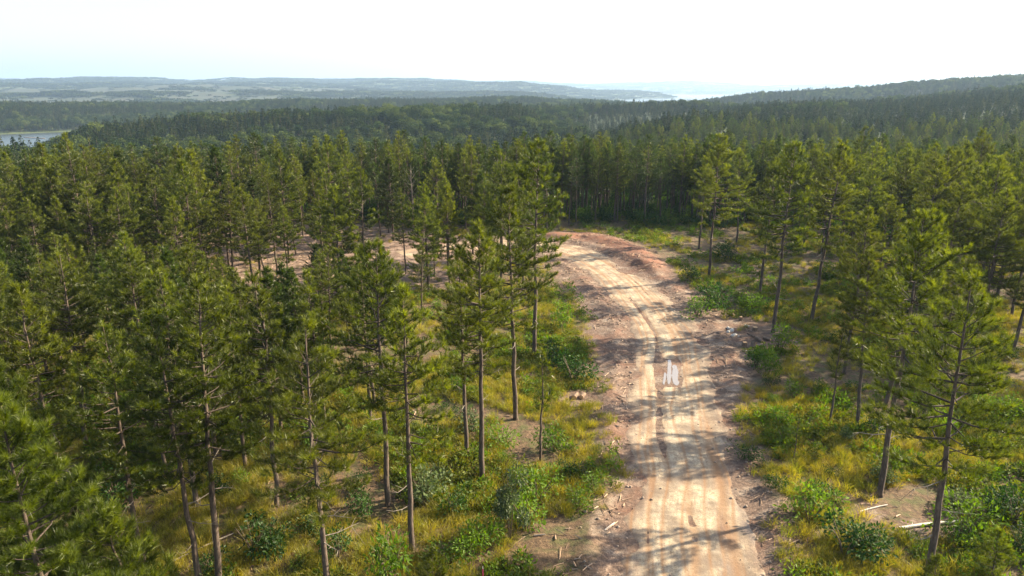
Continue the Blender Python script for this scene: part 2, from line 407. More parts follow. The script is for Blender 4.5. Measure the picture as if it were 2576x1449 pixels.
s_of = lambda px, py: RS[np.hypot(RC[:, 0]-G(px, py)[0], RC[:, 1]-G(px, py)[1]).argmin()]
s1200, s960, s850, s750, s680, s1050, s1449 = [s_of(1700 if y > 840 else 1600, y) for y in (1200, 960, 850, 750, 680, 1050, 1449)]
rut(-1.35, .30, .12, s1200, s750, .16, 1); rut(-.95, .16, .06, s1050, s850, .08, 2)
rut(.55, .22, .05, s960-3, s680, .12, 3); rut(1.4, .18, .03, s960, s680+10, .15, 4)
rut(-2.1, .15, .03, 0, s960, .2, 5); rut(2.2, .35, .04, 0, s1050, .3, 6); rut(.2, .3, .03, 0, s1200, .3, 7)
rut(-1.9, .22, .03, s750, RS[-1], .2, 8); rut(1.2, .25, .03, s750, RS[-1], .2, 9)
for k_ in range(7): rut(-3.0+k_*.95+.3*math.sin(k_*5), .10, .018, 0, RS[-1], .35, 20+k_)
pud = np.exp(-(((S-pm)/(pl*1.15))**4))*np.exp(-((U+.12)/.95)**4)
rz = terrain(rx, ry)-.22*(1-prof)+.035*prof+(fbm(rx/.9, ry/.9, 3)-.44)*.06-rut_d*.5-pud*.08
rz += (fbm(rx/6, ry/6, 2)-.4)*.08
wet = np.clip(sstep(.48, .60, fbm(rx/2.4+9, ry/6, 3))*(1-sstep(s1200-2, s1200+9, S))*sstep(2, 16, S-s1449+18), 0, 1)
V = np.c_[rx.ravel(), ry.ravel(), rz.ravel()]
i, j = np.meshgrid(np.arange(ns-1), np.arange(nu-1), indexing='ij'); b0 = (i*nu+j).ravel()
F = np.c_[b0, b0+1, b0+nu+1, b0+nu]
def road_material():
    m, nt, out = mat_new('dirt_road'); p = N(nt, 'BsdfPrincipled'); pos = wpos(nt)
    n1 = noise(nt, .45, 5, .65, pos); n2 = noise(nt, 2.6, 5, .7, pos); n3 = noise(nt, 11, 4, .75, pos)
    cx = N(nt, 'CombineXYZ'); L(nt, math_(nt, 'MULTIPLY', attr(nt, 'across'), 3.2), cx.inputs[0]); L(nt, math_(nt, 'MULTIPLY', attr(nt, 'along'), .16), cx.inputs[1])
    ns_ = noise(nt, 1.0, 5, .7, cx.outputs[0])                        # fine streaks along the wheel tracks
    sand = ramp(nt, n2, [(.28, (.26, .18, .105)), (.45, (.43, .335, .215)), (.62, (.54, .445, .305))])
    sand = mixc(nt, ramp(nt, ns_, [(.38, (.5, .5, .5)), (.50, (0, 0, 0))]), sand, (.26, .175, .11))
    sand = mixc(nt, ramp(nt, ns_, [(.55, (0, 0, 0)), (.68, (.5, .5, .5))]), sand, (.56, .48, .39))
    speck = ramp(nt, n3, [(.40, (1, 1, 1)), (.50, (0, 0, 0))])
    soil = soil_nodes(nt, pos)
    e = math_(nt, 'ADD', attr(nt, 'shoulder'), math_(nt, 'MULTIPLY', math_(nt, 'SUBTRACT', n1, .5), 2.2))
    e = math_(nt, 'ADD', e, math_(nt, 'MULTIPLY', math_(nt, 'SUBTRACT', n2, .5), 1.6)); e = math_(nt, 'ADD', e, math_(nt, 'MULTIPLY', math_(nt, 'SUBTRACT', n3, .5), 1.3), True)
    c = mixc(nt, math_(nt, 'MULTIPLY', speck, .65), sand, (.12, .08, .05))
    c = mixc(nt, e, c, soil)
    dirty = math_(nt, 'ADD', n1, math_(nt, 'MULTIPLY', math_(nt, 'SUBTRACT', n3, .5), .35))
    c = mixc(nt, ramp(nt, dirty, [(.45, (0, 0, 0)), (.60, (.7, .7, .7))]), c, (.16, .115, .08))
    c = mixc(nt, math_(nt, 'MULTIPLY', attr(nt, 'rut'), .7), c, (.25, .125, .05))
    w = attr(nt, 'wet'); w = math_(nt, 'MULTIPLY', w, ramp(nt, n2, [(.35, (.4, .4, .4)), (.55, (1, 1, 1))]))
    c = mixc(nt, math_(nt, 'MULTIPLY', w, .6), c, (.19, .14, .10))
    L(nt, c, p.inputs['Base Color'])
    rg = math_(nt, 'SUBTRACT', .9, math_(nt, 'MULTIPLY', w, .62)); L(nt, rg, p.inputs['Roughness'])
    bp = N(nt, 'Bump'); bp.inputs['Strength'].default_value = .7; bp.inputs['Distance'].default_value = .05
    L(nt, math_(nt, 'ADD', n2, math_(nt, 'MULTIPLY', n3, .6)), bp.inputs['Height']); L(nt, bp.outputs[0], p.inputs['Normal'])
    L(nt, p.outputs[0], out.inputs[0]); return m
shoulder = 1.0-1.1*sstep(-.1, 2.6, edge-.15-np.abs(U))
shoulder = np.maximum(shoulder, sstep(.50, .62, fbm(rx/2.0+3, ry/5+1, 3))*sstep(-1.3, -2.6, -np.abs(U)-.2*U)*.9)
me = mesh_np('road', V, F, road_material(), True, {'shoulder': ('FLOAT', shoulder), 'rut': ('FLOAT', rut_w), 'wet': ('FLOAT', np.maximum(wet, pud*.8)), 'across': ('FLOAT', U), 'along': ('FLOAT', S)})
tag(obj('road', me), 'pale rutted dirt road curving through the pines', kind='structure')

# puddles lying in the ruts
M['puddle'] = water_mat('puddle_water', (.26, .22, .18), .03, .0, 1.9)
def puddle(label, cs, cu, hl, hw, skew=0, z=0):
    n = 60; sides = ([], [])
    for t in np.linspace(-1, 1, n):
        q_ = cs+t*hl; w = hw*max(0, 1-abs(t)**4)**.5*(.55+.95*float(fbm(q_*1.1+cu*11, cu*5+2, 3)))+.004; mid_ = cu+skew*t*hl+(float(fbm(q_*.7, cu*9, 2))-.4)*.25
        kk = np.clip(np.abs(RS-q_).argmin(), 0, ns-1)
        for sd, li in ((-1, sides[0]), (1, sides[1])):
            p = RC[kk]+RT[kk]*(q_-RS[kk])+RN[kk]*(mid_+sd*w*(.75+.55*float(fbm(q_*2.8+sd*5, cu, 3)))); li.append((p[0], p[1]))
    pts = sides[0]+sides[1][::-1]; n = len(pts)
    c = np.mean(pts, axis=0); 
    me = bpy.data.meshes.new('puddle'); me.from_pydata([(p[0]-c[0], p[1]-c[1], 0) for p in pts], [], [tuple(range(n))]); me.materials.append(M['puddle']); me.update()
    o = obj('puddle', me, None, (c[0], c[1], z)); tag(o, label, 'puddle', 'rain puddles in the road ruts'); return o
PZ = float(terrain([G(1672, 940)[0]], [G(1672, 940)[1]])[0])+.012
puddle('long white puddle streak in the left wheel rut of the road', pm+.05*pl, -.30, pl*1.05, .20, .03, PZ)
puddle('broad white puddle in the middle of the road beside the long streak', pm-.18*pl, .20, pl*.85, .26, -.01, PZ)
puddle('slim puddle sliver left of the long white puddle streak', pm-.55*pl, -.72, pl*.5, .11, .02, PZ)
puddle('smallest round puddle at the left end of the puddle group', pm-.85*pl, -1.6, pl*.13, .15, 0, PZ-.02)

# ------------------------------------------------------------------ pine trees
def frame_dirs(rs, d, n, spread):
    v = d[None, :]+rs.normal(size=(n, 3))*spread
    return v/np.linalg.norm(v, axis=1)[:, None]
def needles(rs, P0, D, n, ln, w, spread=.55):
    """n thin triangular blades round each of the tuft points P0 with axes D"""
    m = len(P0); p = np.repeat(P0, n, 0); d = np.repeat(D, n, 0)
    v = d+rs.normal(size=(m*n, 3))*spread; v /= np.linalg.norm(v, axis=1)[:, None]
    p = p-d*rs.rand(m*n, 1)*.22
    l = ln*(.7+.6*rs.rand(m*n, 1)); s = np.cross(v, rs.normal(size=(m*n, 3))); s /= np.linalg.norm(s, axis=1)[:, None]+1e-9
    ww = w*(.7+.6*rs.rand(m*n, 1))
    V = np.stack([p+s*ww*.5, p-s*ww*.5, p+v*l], 1).reshape(-1, 3)
    return V, np.arange(m*n*3).reshape(-1, 3)
def pine(seed, H, cb, rad, whorl=.45, gap=.12, n=28, ln=.33, w=.032, fork=False, mat='needle', twig=1.0, flat=0.0, limb_n=4, wander=1.0, lop=.18, top=1.0):
    rs = np.random.RandomState(seed); r0 = .0105*H
    k = 12; zz = np.linspace(0, 1, k)**.9*H
    wx = np.cumsum(rs.normal(size=k))*.045*wander; wy = np.cumsum(rs.normal(size=k))*.045*wander; wx[0] = wy[0] = 0
    tr = np.c_[wx, wy, zz]; trr = r0*(1-zz/H)**.85+.012; trr[0] *= 1.35
    zz2 = np.r_[-.3, .25, zz[1:]]; tr = np.c_[np.r_[0, wx[0], wx[1:]], np.r_[0, wy[0], wy[1:]], zz2]; trr = np.r_[trr[0]*1.1, r0, trr[1:]]
    tb = MB(); tb.tube(tr, trr, 9)
    axis = lambda z: np.array([np.interp(z, tr[:, 2], tr[:, 0]), np.interp(z, tr[:, 2], tr[:, 1]), z])
    lb = MB(); TP = []; TD = []; TF = []
    z = cb*H; zt = H*.985*top
    lean_side = rs.rand()*6.28
    while z < zt:
        t = (z-cb*H)/(H-cb*H)
        prof = (.62+.38*min(1, t/.28)) if t < .28 else max(.10, (1-(t-.28)/.72))**.78
        nb = rs.randint(3, 6) if t < .8 else rs.randint(2, 5)
        a0 = rs.rand()*6.28
        for b in range(nb):
            if rs.rand() < gap: continue
            a = a0+b*6.283/nb+rs.normal()*.35
            Lb = rad*prof*(.62+.62*rs.rand())*(1+lop*math.cos(a-lean_side))
            el = R(-12+62*t**1.2)+rs.normal()*.14
            o = axis(z+rs.normal()*.08); hd = np.array([math.cos(a), math.sin(a), 0])
            c = [0, .33, .66, 1.0]; up = (.10+.16*rs.rand())*Lb
            pts = np.array([o+hd*Lb*s*math.cos(el)+np.array([0, 0, Lb*s*math.sin(el)+up*s*s-(.22*Lb*s*(1-t)*(1-s))]) for s in c])
            pts[1:3] += rs.normal(size=(2, 3))*.05*Lb*.5
            br = max(.010, .021*Lb**.8)
            lb.tube(pts, [br, br*.75, br*.5, .006], limb_n, False)
            kt = max(2, int(Lb*3.25*twig))
            for q_ in range(kt):
                s = .30+.70*(q_+rs.rand())/kt
                s = min(s, 1.0); i0 = min(int(s*3), 2); f = s*3-i0; p = pts[i0]*(1-f)+pts[i0+1]*f
                bd = pts[i0+1]-pts[i0]; bd /= np.linalg.norm(bd)
                side = np.cross(bd, [0, 0, 1]); side /= np.linalg.norm(side)+1e-9
                sg = 1 if q_ % 2 else -1
                td = bd*.65+side*sg*(.35+.7*rs.rand())+np.array([0, 0, .18+.45*rs.rand()*(1-flat)]); td /= np.linalg.norm(td)
                tl = (.22+.42*rs.rand())*(1.15-.55*s)*min(1.3, .5+Lb*.4)
                e = p+td*tl
                if rs.rand() < .5: lb.tube([p, e], [.009, .004], 3, False)
                ud = td*.8+np.array([0, 0, .5]); ud /= np.linalg.norm(ud)
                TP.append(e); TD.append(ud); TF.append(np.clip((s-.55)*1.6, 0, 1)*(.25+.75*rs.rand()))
                if tl > .3: TP.append(p+td*tl*.5+side*.05*rs.normal()); TD.append(ud); TF.append(.1*rs.rand())
            TF.append(.5+.5*rs.rand()); TP.append(pts[-1]); TD.append((lambda v: v/np.linalg.norm(v))(pts[-1]-pts[-2]+np.array([0, 0, .35*Lb*.3])))
        z += whorl*(.7+.6*rs.rand())*(1-.35*t)
    TP.append(axis(H)); TD.append(np.array([0, 0, 1.])); TF.append(1.)
    if fork:
        for s in (1, -1): lb.tube([axis(cb*H+.5), axis(cb*H+2)+np.array([s*.7, .3*s, 0]), axis(min(H, cb*H+4.5))+np.array([s*1.0, .5*s, 0])], [.07, .05, .015], 5, False)
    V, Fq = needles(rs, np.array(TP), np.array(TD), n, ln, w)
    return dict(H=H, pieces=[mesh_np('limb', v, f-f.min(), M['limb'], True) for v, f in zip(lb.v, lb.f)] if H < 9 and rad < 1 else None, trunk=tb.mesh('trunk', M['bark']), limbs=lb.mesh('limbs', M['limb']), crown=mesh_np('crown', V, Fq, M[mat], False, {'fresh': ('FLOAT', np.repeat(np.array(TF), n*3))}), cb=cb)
def dead_branch_mesh(seed):
    rs = np.random.RandomState(seed); b = MB(); Lb = .9+.9*rs.rand()
    p = np.array([[0, 0, 0], [Lb*.4, .03*rs.normal(), -.04], [Lb*.75, .12*rs.normal(), .05*rs.normal()], [Lb, .2*rs.normal(), .12+.2*rs.normal()]])
    b.tube(p, [.024, .019, .012, .005], 5, False)
    for k in range(3):
        s = rs.randint(1, 3); d = np.array([.3, .35*rs.choice([-1, 1]), .15*rs.normal()]); b.tube([p[s], p[s]+d*(.6+.8*rs.rand())], [.010, .004], 4, False)
    return b.mesh('dead_branch', M['dead'])
DEADB = [dead_branch_mesh(900+i) for i in range(5)]

VAR = {}
# name: (descriptor used in labels, mesh set)
VAR['tall'] = ('high crown over a long bare trunk', pine(1, 18.5, .46, 2.8))
VAR['tall2'] = ('ragged high crown', pine(2, 17.5, .44, 3.1, gap=.2, wander=1.2))
VAR['cone'] = ('pointed conical crown', pine(3, 16, .37, 3.0, whorl=.52, gap=.16))
VAR['cone2'] = ('narrow spire-like crown', pine(4, 15, .40, 2.3, whorl=.48, gap=.16))
VAR['broad'] = ('broad spreading crown', pine(5, 18, .40, 3.7, whorl=.55, flat=.3))
VAR['open'] = ('thin see-through crown', pine(6, 16.5, .44, 2.9, whorl=.58, gap=.26, n=22))
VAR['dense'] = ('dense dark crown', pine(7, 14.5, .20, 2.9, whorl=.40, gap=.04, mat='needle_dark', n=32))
VAR['fork'] = ('forked upper trunk', pine(8, 17, .42, 3.0, gap=.18, fork=True, wander=1.2))
VAR['crook'] = ('crooked trunk', pine(31, 15.5, .40, 2.8, whorl=.52, gap=.2, wander=2.0, lop=.4))
VAR['lop'] = ('lopsided crown', pine(32, 16, .34, 3.0, whorl=.5, gap=.25, lop=.5))
VAR['bushy'] = ('full rounded crown', pine(33, 13, .26, 2.7, whorl=.42, gap=.06))
VAR['blunt'] = ('blunt flat top', pine(34, 17, .40, 3.2, whorl=.5, gap=.16, flat=.4, top=.93))
VAR['near'] = ('long green needles', pine(9, 15, .25, 2.6, whorl=.40, gap=.06, n=64, ln=.32, w=.017, twig=1.5, mat='needle_bright'))
VAR['spread'] = ('wide feathery crown', pine(41, 16.5, .42, 3.4, whorl=.58, gap=.2, n=40, ln=.34, w=.021, twig=1.25))
VAR['young'] = ('short bushy form', pine(10, 5.0, .10, 1.5, whorl=.34, gap=.05, n=40, ln=.28, w=.019, twig=1.4, mat='needle_bright'))
VAR['sapling'] = ('thin sparse top', pine(12, 8.0, .50, .75, whorl=.5, gap=.2, n=14))
VAR['lod'] = ('upright crown', pine(21, 16.5, .42, 2.4, n=7, ln=.36, w=.07, limb_n=3))
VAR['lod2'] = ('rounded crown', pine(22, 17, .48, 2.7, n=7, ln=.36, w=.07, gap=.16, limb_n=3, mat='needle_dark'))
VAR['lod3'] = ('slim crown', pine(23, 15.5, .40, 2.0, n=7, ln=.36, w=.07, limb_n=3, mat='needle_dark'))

TREES = []
def add_tree(var, X, Y, h, label, rz=None, lean=(0, 0), dead=0, cat='pine tree', name='pine_tree', group='pines standing on the plateau'):
    d = VAR[var][1]; s = h/d['H']; z = gz(X, Y)-.02
    e = empty(name, (X, Y, z), (lean[0], lean[1], rnd.random()*6.28 if rz is None else rz), s)
    tag(e, label, cat, group)
    obj('trunk', d['trunk'], e); obj('crown', d['crown'], e)
    if d['pieces']:
        for q_ in d['pieces']: obj('limb', q_, e)
    else: obj('limbs', d['limbs'], e)
    for k in range(dead):
        b = obj('dead_branch', DEADB[rnd.randrange(5)], e)
        zz = d['H']*(d['cb']*(.45+.55*(k+rnd.random())/dead)); b.location = (0, 0, zz); b.rotation_euler = (0, rnd.uniform(-.3, .25), rnd.random()*6.28)
        b.scale = [rnd.uniform(.8, 1.5)]*3
    TREES.append((X, Y, h)); return e
def tree_px(var, bx_, by_, tx, ty, label, dead=2, **kw):
    X, Y = G(bx_, by_); h = height_at(tx, ty, X, Y)
    a, b, c = ray(tx, ty); topx = a*(Y/b)
    return add_tree(var, X, Y, h, label, lean=(0, math.atan2(topx-X, h)), dead=dead, **kw)
def tree_top(var, tx, ty, h, label, **kw):               # base outside the frame: given by its top and height
    a, b, c = ray(tx, ty); t = (h-CAM_H)/c; return add_tree(var, a*t, b*t, h, label, **kw)

tree_px('spread', 826, 1510, 775, 800, 'nearest tall pine left of the road, pale scaly trunk leaving the bottom edge', 4)
tree_px('tall2', 508, 1490, 440, 790, 'left one of two close trunks at the bottom edge, lit bark', 4)
tree_px('tall', 551, 1480, 492, 700, 'right, darker one of two close trunks at the bottom edge', 4)
tree_px('cone', 363, 1420, 290, 820, 'pine with a dark trunk left of the paired trunks', 3)
tree_px('cone2', 1037, 1382, 1003, 720, 'slim pine with straight trunk beside the pale bush left of the road', 3)
tree_px('broad', 976, 1272, 940, 615, 'leafy pine just behind the slim straight pine left of the road', 2)
tree_px('tall', 1174, 1152, 1150, 625, 'pine with dead stubs and flared foot, first of three trunks in yellow grass', 5)
tree_px('tall', 1214, 1212, 1206, 552, 'middle of the three tall trunks standing in yellow grass', 3)
tree_px('tall2', 1297, 1056, 1290, 468, 'thick straight pine, rightmost of three tall trunks in yellow grass', 3)
tree_px('broad', 1344, 892, 1340, 352, 'tallest broad pine hiding the road bend, left of the road', 1)
tree_px('sapling', 1359, 1156, 1350, 870, 'pole-thin pine sapling right of the three tall trunks', 0, cat='sapling', name='pine_sapling', group='thin pine saplings')
tree_px('cone', 1103, 613, 1097, 398, 'tall pine with pale bare trunk in front of the clearing', 1)
tree_px('tall', 647, 788, 630, 470, 'frontmost of the cluster of thin trunks on the bare clearing', 1)
tree_px('cone2', 658, 740, 652, 500, 'middle short trunk of the cluster on the bare clearing', 1)
tree_px('tall2', 675, 724, 690, 482, 'right trunk of the cluster on the bare clearing', 1)
tree_px('cone2', 588, 722, 575, 440, 'leaning pine left of the trunk cluster on the clearing', 1)
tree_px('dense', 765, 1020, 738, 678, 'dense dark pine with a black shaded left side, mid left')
tree_px('cone', 845, 700, 838, 425, 'bright green pine above the dense dark pine', 1)
tree_px('cone', 920, 760, 915, 420, 'pine standing right of the bright green pine at the clearing', 1)
tree_px('cone2', 1190, 640, 1190, 370, 'pointed pine between the pale bare trunk and the broad tall pine', 0)
tree_px('tall', 218, 610, 195, 412, 'pale-trunked pine before the bare strip at far left', 1)
tree_px('cone', 112, 640, 75, 420, 'conical pine left of the pale-trunked pine at far left', 1)
tree_px('cone2', 820, 740, 800, 480, 'slim pine on the clearing behind the dense dark pine', 1)
tree_px('cone', 745, 640, 737, 450, 'pine at the back of the clearing left of centre', 0)
tree_px('cone2', 525, 640, 510, 440, 'pine with yellowish top at the clearing edge', 0)
tree_px('broad', 1945, 836, 1988, 362, 'big leaning pine with spreading limbs beside the stump pile', 5)
tree_px('tall2', 2041, 806, 2082, 360, 'second leaning trunk right of the stump pile pine', 4)
tree_px('broad', 1783, 702, 1800, 343, 'tall pine over the dark bushes right of the road bend', 2)
tree_px('broad', 2212, 1247, 2300, 540, 'large dark-trunked pine with heavy crown, right of the road', 4)
tree_px('spread', 2328, 1480, 2450, 690, 'nearest right-hand pine with mossy leaning trunk before the fallen log', 5)
tree_px('tall', 2123, 941, 2170, 520, 'dark trunk in the grass left of the large heavy-crowned pine', 2)
tree_px('cone2', 2155, 1077, 2190, 640, 'slender trunk in yellow grass left of the large heavy-crowned pine', 2)
tree_px('tall2', 2228, 1017, 2275, 520, 'trunk close behind the large heavy-crowned pine', 2)
tree_px('cone', 2321, 1054, 2365, 640, 'half-hidden trunk right of the large heavy-crowned pine', 2)
tree_px('tall', 1911, 740, 1935, 395, 'slim trunk on bare soil left of the stump pile pine', 2)
tree_px('cone', 1852, 612, 1862, 372, 'slim trunk in orange grass beyond the dark bushes', 0)
tree_px('tall', 1758, 625, 1765, 385, 'straight trunk left of the tall pine over the dark bushes', 0)
tree_px('sapling', 2087, 1070, 2108, 830, 'bare pole sapling in grass right of the road', 0, cat='sapling', name='pine_sapling', group='thin pine saplings')
tree_px('sapling', 1996, 1160, 2004, 1040, 'short twig sapling nearest the road on the right', 0, cat='sapling', name='pine_sapling', group='thin pine saplings')
tree_top('near', 22, 1005, 15.0, 'foreground pine with long needles filling the lower left corner', rz=1.0, dead=0)
tree_top('near', -40, 880, 15.0, 'foreground pine cut by the left edge above the corner pine', rz=2.0)
tree_top('young', 285, 1290, 8.5, 'young bushy pine right of the lower left corner pine', cat='young pine', name='young_pine', group='young pines in the undergrowth')
tree_top('young', 1085, 1385, 4.2, 'young pine top poking up at the bottom edge', cat='young pine', name='young_pine', group='young pines in the undergrowth')
tree_top('young', 2520, 1330, 3.2, 'small young pine in the lower right corner', cat='young pine', name='young_pine', group='young pines in the undergrowth')
tree_top('young', 2360, 1400, 2.6, 'smallest young pine beside the lower right trunk', cat='young pine', name='young_pine', group='young pines in the undergrowth')
tree_px('young', 2480, 640, 2480, 560, 'bright rounded pine top among the right-hand stand', 0, cat='young pine', name='young_pine', group='young pines in the undergrowth')

# the rest of the plateau's trees, planted in loose rows
NO_PX = [(960, 1700), (960, 1230), (1000, 900), (1120, 760), (1380, 700), (1395, 572), (1720, 566), (1960, 590), (2110, 700), (2170, 850), (2330, 930), (2700, 960), (3000, 1000), (3000, 1700)]
NO = [G(x, y) for x, y in NO_PX]
cand = []
gap_ = 4.75
for iy in range(0, 36):
    for ix in range(-34, 35):
        X = ix*gap_+rnd.uniform(-1.7, 1.7)+(iy % 2)*2; Y = 30+iy*gap_*.95+rnd.uniform(-1.6, 1.6)
        if Y > 150: continue
        cand.append((X, Y))
cx_ = np.array(cand); uu, _ = road_uv(cx_[:, 0], cx_[:, 1])
inno = inside(NO, cx_[:, 0], cx_[:, 1]); incl = inside(CLEAR, cx_[:, 0], cx_[:, 1])
picked = []
for k, (X, Y) in enumerate(cand):
    px, py = P(X, Y)
    if inno[k] or abs(uu[k]) < 8 or (incl[k] and rnd.random() < .48): continue
    if Y < 36 or (py > 1420): continue
    if abs(X) > .80*Y+6: continue
    if any((X-a)**2+(Y-b)**2 < 2.7**2 for a, b, _ in TREES): continue
    back = Y > 128
    right = px > 1400
    if not back and rnd.random() < (.03 if not right else .60 if px < 2330 and Y < 108 else .12): continue
    if 1395 < px < 2000 and Y < 126 : continue
    picked.append((X, Y, px, py, back, right))
picked.sort(key=lambda t: t[1])
KINDS_L = ['cone', 'cone2', 'tall', 'crook', 'open', 'lop', 'bushy', 'dense', 'cone2', 'bushy', 'blunt', 'cone']
KINDS_R = ['broad', 'tall', 'tall2', 'blunt', 'open', 'fork', 'cone', 'crook', 'lop']
spare = 296-len(TREES)
indiv = [t for t in picked][:spare]; rest = picked[spare:]
ORD = ('first second third fourth fifth sixth seventh eighth ninth tenth eleventh twelfth thirteenth fourteenth fifteenth sixteenth seventeenth '
       'eighteenth nineteenth twentieth').split()
def ordn(i): return ORD[i] if i < 20 else ('twenty-'+ORD[i-20] if i < 29 else 'thirtieth' if i == 29 else 'thirty-'+ORD[i-30])
rows = {}
for t in indiv:
    X, Y, px, py, back, right = t
    side = 'right' if right else 'left'
    band = min(int((Y-34)/7), 16)
    rows.setdefault((side, band), []).append(t)
for (side, band), ts in rows.items():
    ts.sort(key=lambda t: t[2])
    bands = sorted(b for s, b in rows if s == side); nb = bands.index(band)
    for i, (X, Y, px, py, back, right) in enumerate(ts):
        var = rnd.choice(KINDS_R if right or Y > 118 else KINDS_L)
        h = rnd.gauss(14.3, 2.2) if Y > 112 else rnd.gauss(16.6, 1.2) if right else rnd.gauss(14.4, 1.9)
        h = min(max(h, 9.5), 20)
        lim = 690 if 560 < px < 800 else 640 if 800 <= px < 1290 else 610
        if side == 'left' and py > 770:
            while h > 8.5 and P(X, Y, h)[1] < lim+25*math.sin(X*3): h -= .4
            if h <= 8.5 and rnd.random() < .7: continue
            if h < 12 and VAR[var][1]['cb'] > .41: var = rnd.choice(['cone', 'bushy', 'cone2'])
        size = 'tall' if h > 16.6 else 'short' if h < 13.6 else 'mid-sized'
        where = '%s from left in %s row %s of road' % (ordn(i), ordn(nb), side)
        d_ = VAR[var][0].split()
        add_tree(var, X, Y, h, '%s pine, %s, %s' % (size, ' '.join(d_[:2]), where), lean=(rnd.gauss(0, .02), rnd.gauss(0, .02)), dead=2 if Y < 70 else 0)

# snag, bare grey tree
def snag():
    X, Y = G(1078, 722); e = empty('dead_snag', (X, Y, gz(X, Y)-.05)); tag(e, 'dark branchless snag with a broken top in front of the clearing', 'dead tree')
    b = MB(); h = height_at(1073, 592, X, Y)
    b.tube([(0, 0, 0), (0, 0, h*.4), (-.1, 0, h*.8), (-.12, 0, h-.5), (-.10, 0, h)], [.24, .20, .17, .15, .05], 8); obj('trunk', b.mesh('trunk', plain_mat('charred_wood', (.06, .045, .035))), e)
    b = MB(); b.tube([(-.1, 0, h*.9), (.2, .1, h*.93)], [.03, .008], 5); obj('broken_limb', b.mesh('broken_limb', M['dead']), e)
snag()
def bare_tree(px, py, ty, label):
    X, Y = G(px, py); h = height_at(px, ty, X, Y); e = empty('bare_tree', (X, Y, gz(X, Y))); tag(e, label, 'dead tree')
    b = MB(); b.tube([(0, 0, 0), (.1, 0, h*.5), (-.1, .1, h*.8), (0, 0, h)], [.17, .12, .06, .01], 7); obj('trunk', b.mesh('trunk', M['dead']), e)
    b = MB()
    for k in range(22):
        z = h*(.4+.55*k/22); a = k*2.4; l = 1.7*(1-.6*k/22); q0 = np.array([0, 0, z]); q1 = q0+np.array([math.cos(a)*l*.5, math.sin(a)*l*.5, l*.4]); q2 = q0+np.array([math.cos(a)*l, math.sin(a)*l, l*1.1])
        b.tube([q0, q1, q2], [.04, .025, .008], 4, False)
        b.tube([q1, q1+np.array([math.cos(a+1)*l*.4, math.sin(a+1)*l*.4, l*.5])], [.015, .005], 3, False)
    obj('limbs', b.mesh('limbs', M['dead']), e)
bare_tree(1040, 585, 415, 'leafless grey tree in front of the dark wood, left of centre')

# ------------------------------------------------------------------ instanced masses
def gn_scatter(name, pts, rot, scl, idx, sets, label, hide_ok=True):
    """one object: points carrying copies of real objects' meshes (sets: list of lists, one list per layer)"""
    pts = np.asarray(pts, np.float32); n = len(pts)
    me = bpy.data.meshes.new(name); me.vertices.add(n); me.vertices.foreach_set('co', pts.ravel())
    for an, t, d, f in (('rot', 'FLOAT_VECTOR', rot, 'vector'), ('scl', 'FLOAT_VECTOR', scl, 'vector'), ('idx', 'INT', idx, 'value')):
        a = me.attributes.new(an, t, 'POINT'); a.data.foreach_set(f, np.asarray(d).ravel())
    o = obj(name, me); tag(o, label, kind='stuff')
    ng = bpy.data.node_groups.new(name, 'GeometryNodeTree')
    ng.interface.new_socket('Geometry', in_out='INPUT', socket_type='NodeSocketGeometry'); ng.interface.new_socket('Geometry', in_out='OUTPUT', socket_type='NodeSocketGeometry')
    gi_ = ng.nodes.new('NodeGroupInput'); go = ng.nodes.new('NodeGroupOutput')
    fj = ng.nodes.new('GeometryNodeJoinGeometry')
    def na_(an, t):
        q_ = ng.nodes.new('GeometryNodeInputNamedAttribute'); q_.data_type = t; q_.inputs[0].default_value = an
        return [s for s in q_.outputs if s.enabled][0]
    ar, as_, ai = na_('rot', 'FLOAT_VECTOR'), na_('scl', 'FLOAT_VECTOR'), na_('idx', 'INT')
    for layer in sets:
        iop = ng.nodes.new('GeometryNodeInstanceOnPoints'); jg = ng.nodes.new('GeometryNodeJoinGeometry')
        for ob in layer:
            inf = ng.nodes.new('GeometryNodeObjectInfo'); inf.transform_space = 'ORIGINAL'; inf.inputs['Object'].default_value = ob; inf.inputs['As Instance'].default_value = True
            ng.links.new(inf.outputs['Geometry'], jg.inputs[0])
        ng.links.new(gi_.outputs[0], iop.inputs['Points']); ng.links.new(jg.outputs[0], iop.inputs['Instance'])
        iop.inputs['Pick Instance'].default_value = True
        ng.links.new(ai, iop.inputs['Instance Index']); ng.links.new(ar, iop.inputs['Rotation']); ng.links.new(as_, iop.inputs['Scale'])
        ng.links.new(iop.outputs[0], fj.inputs[0])
    ng.links.new(fj.outputs[0], go.inputs[0])
    md = o.modifiers.new('scatter', 'NODES'); md.node_group = ng; return o
def scatter_args(rs, n, nidx, smin, smax, tilt=.05):
    rot = np.c_[rs.normal(size=(n, 2))*tilt, rs.rand(n)*6.283]; s = smin+(smax-smin)*rs.rand(n); return rot, np.c_[s, s, s*(.9+.2*rs.rand(n))], rs.randint(0, nidx, n)
def polar_points(rs, r0, r1, a0, a1, per_m2):
    n = int((a1-a0)/2*(r1*r1-r0*r0)*per_m2); r = np.sqrt(r0*r0+(r1*r1-r0*r0)*rs.rand(n)); a = a0+(a1-a0)*rs.rand(n)
    return r*np.sin(a), r*np.cos(a), r, a

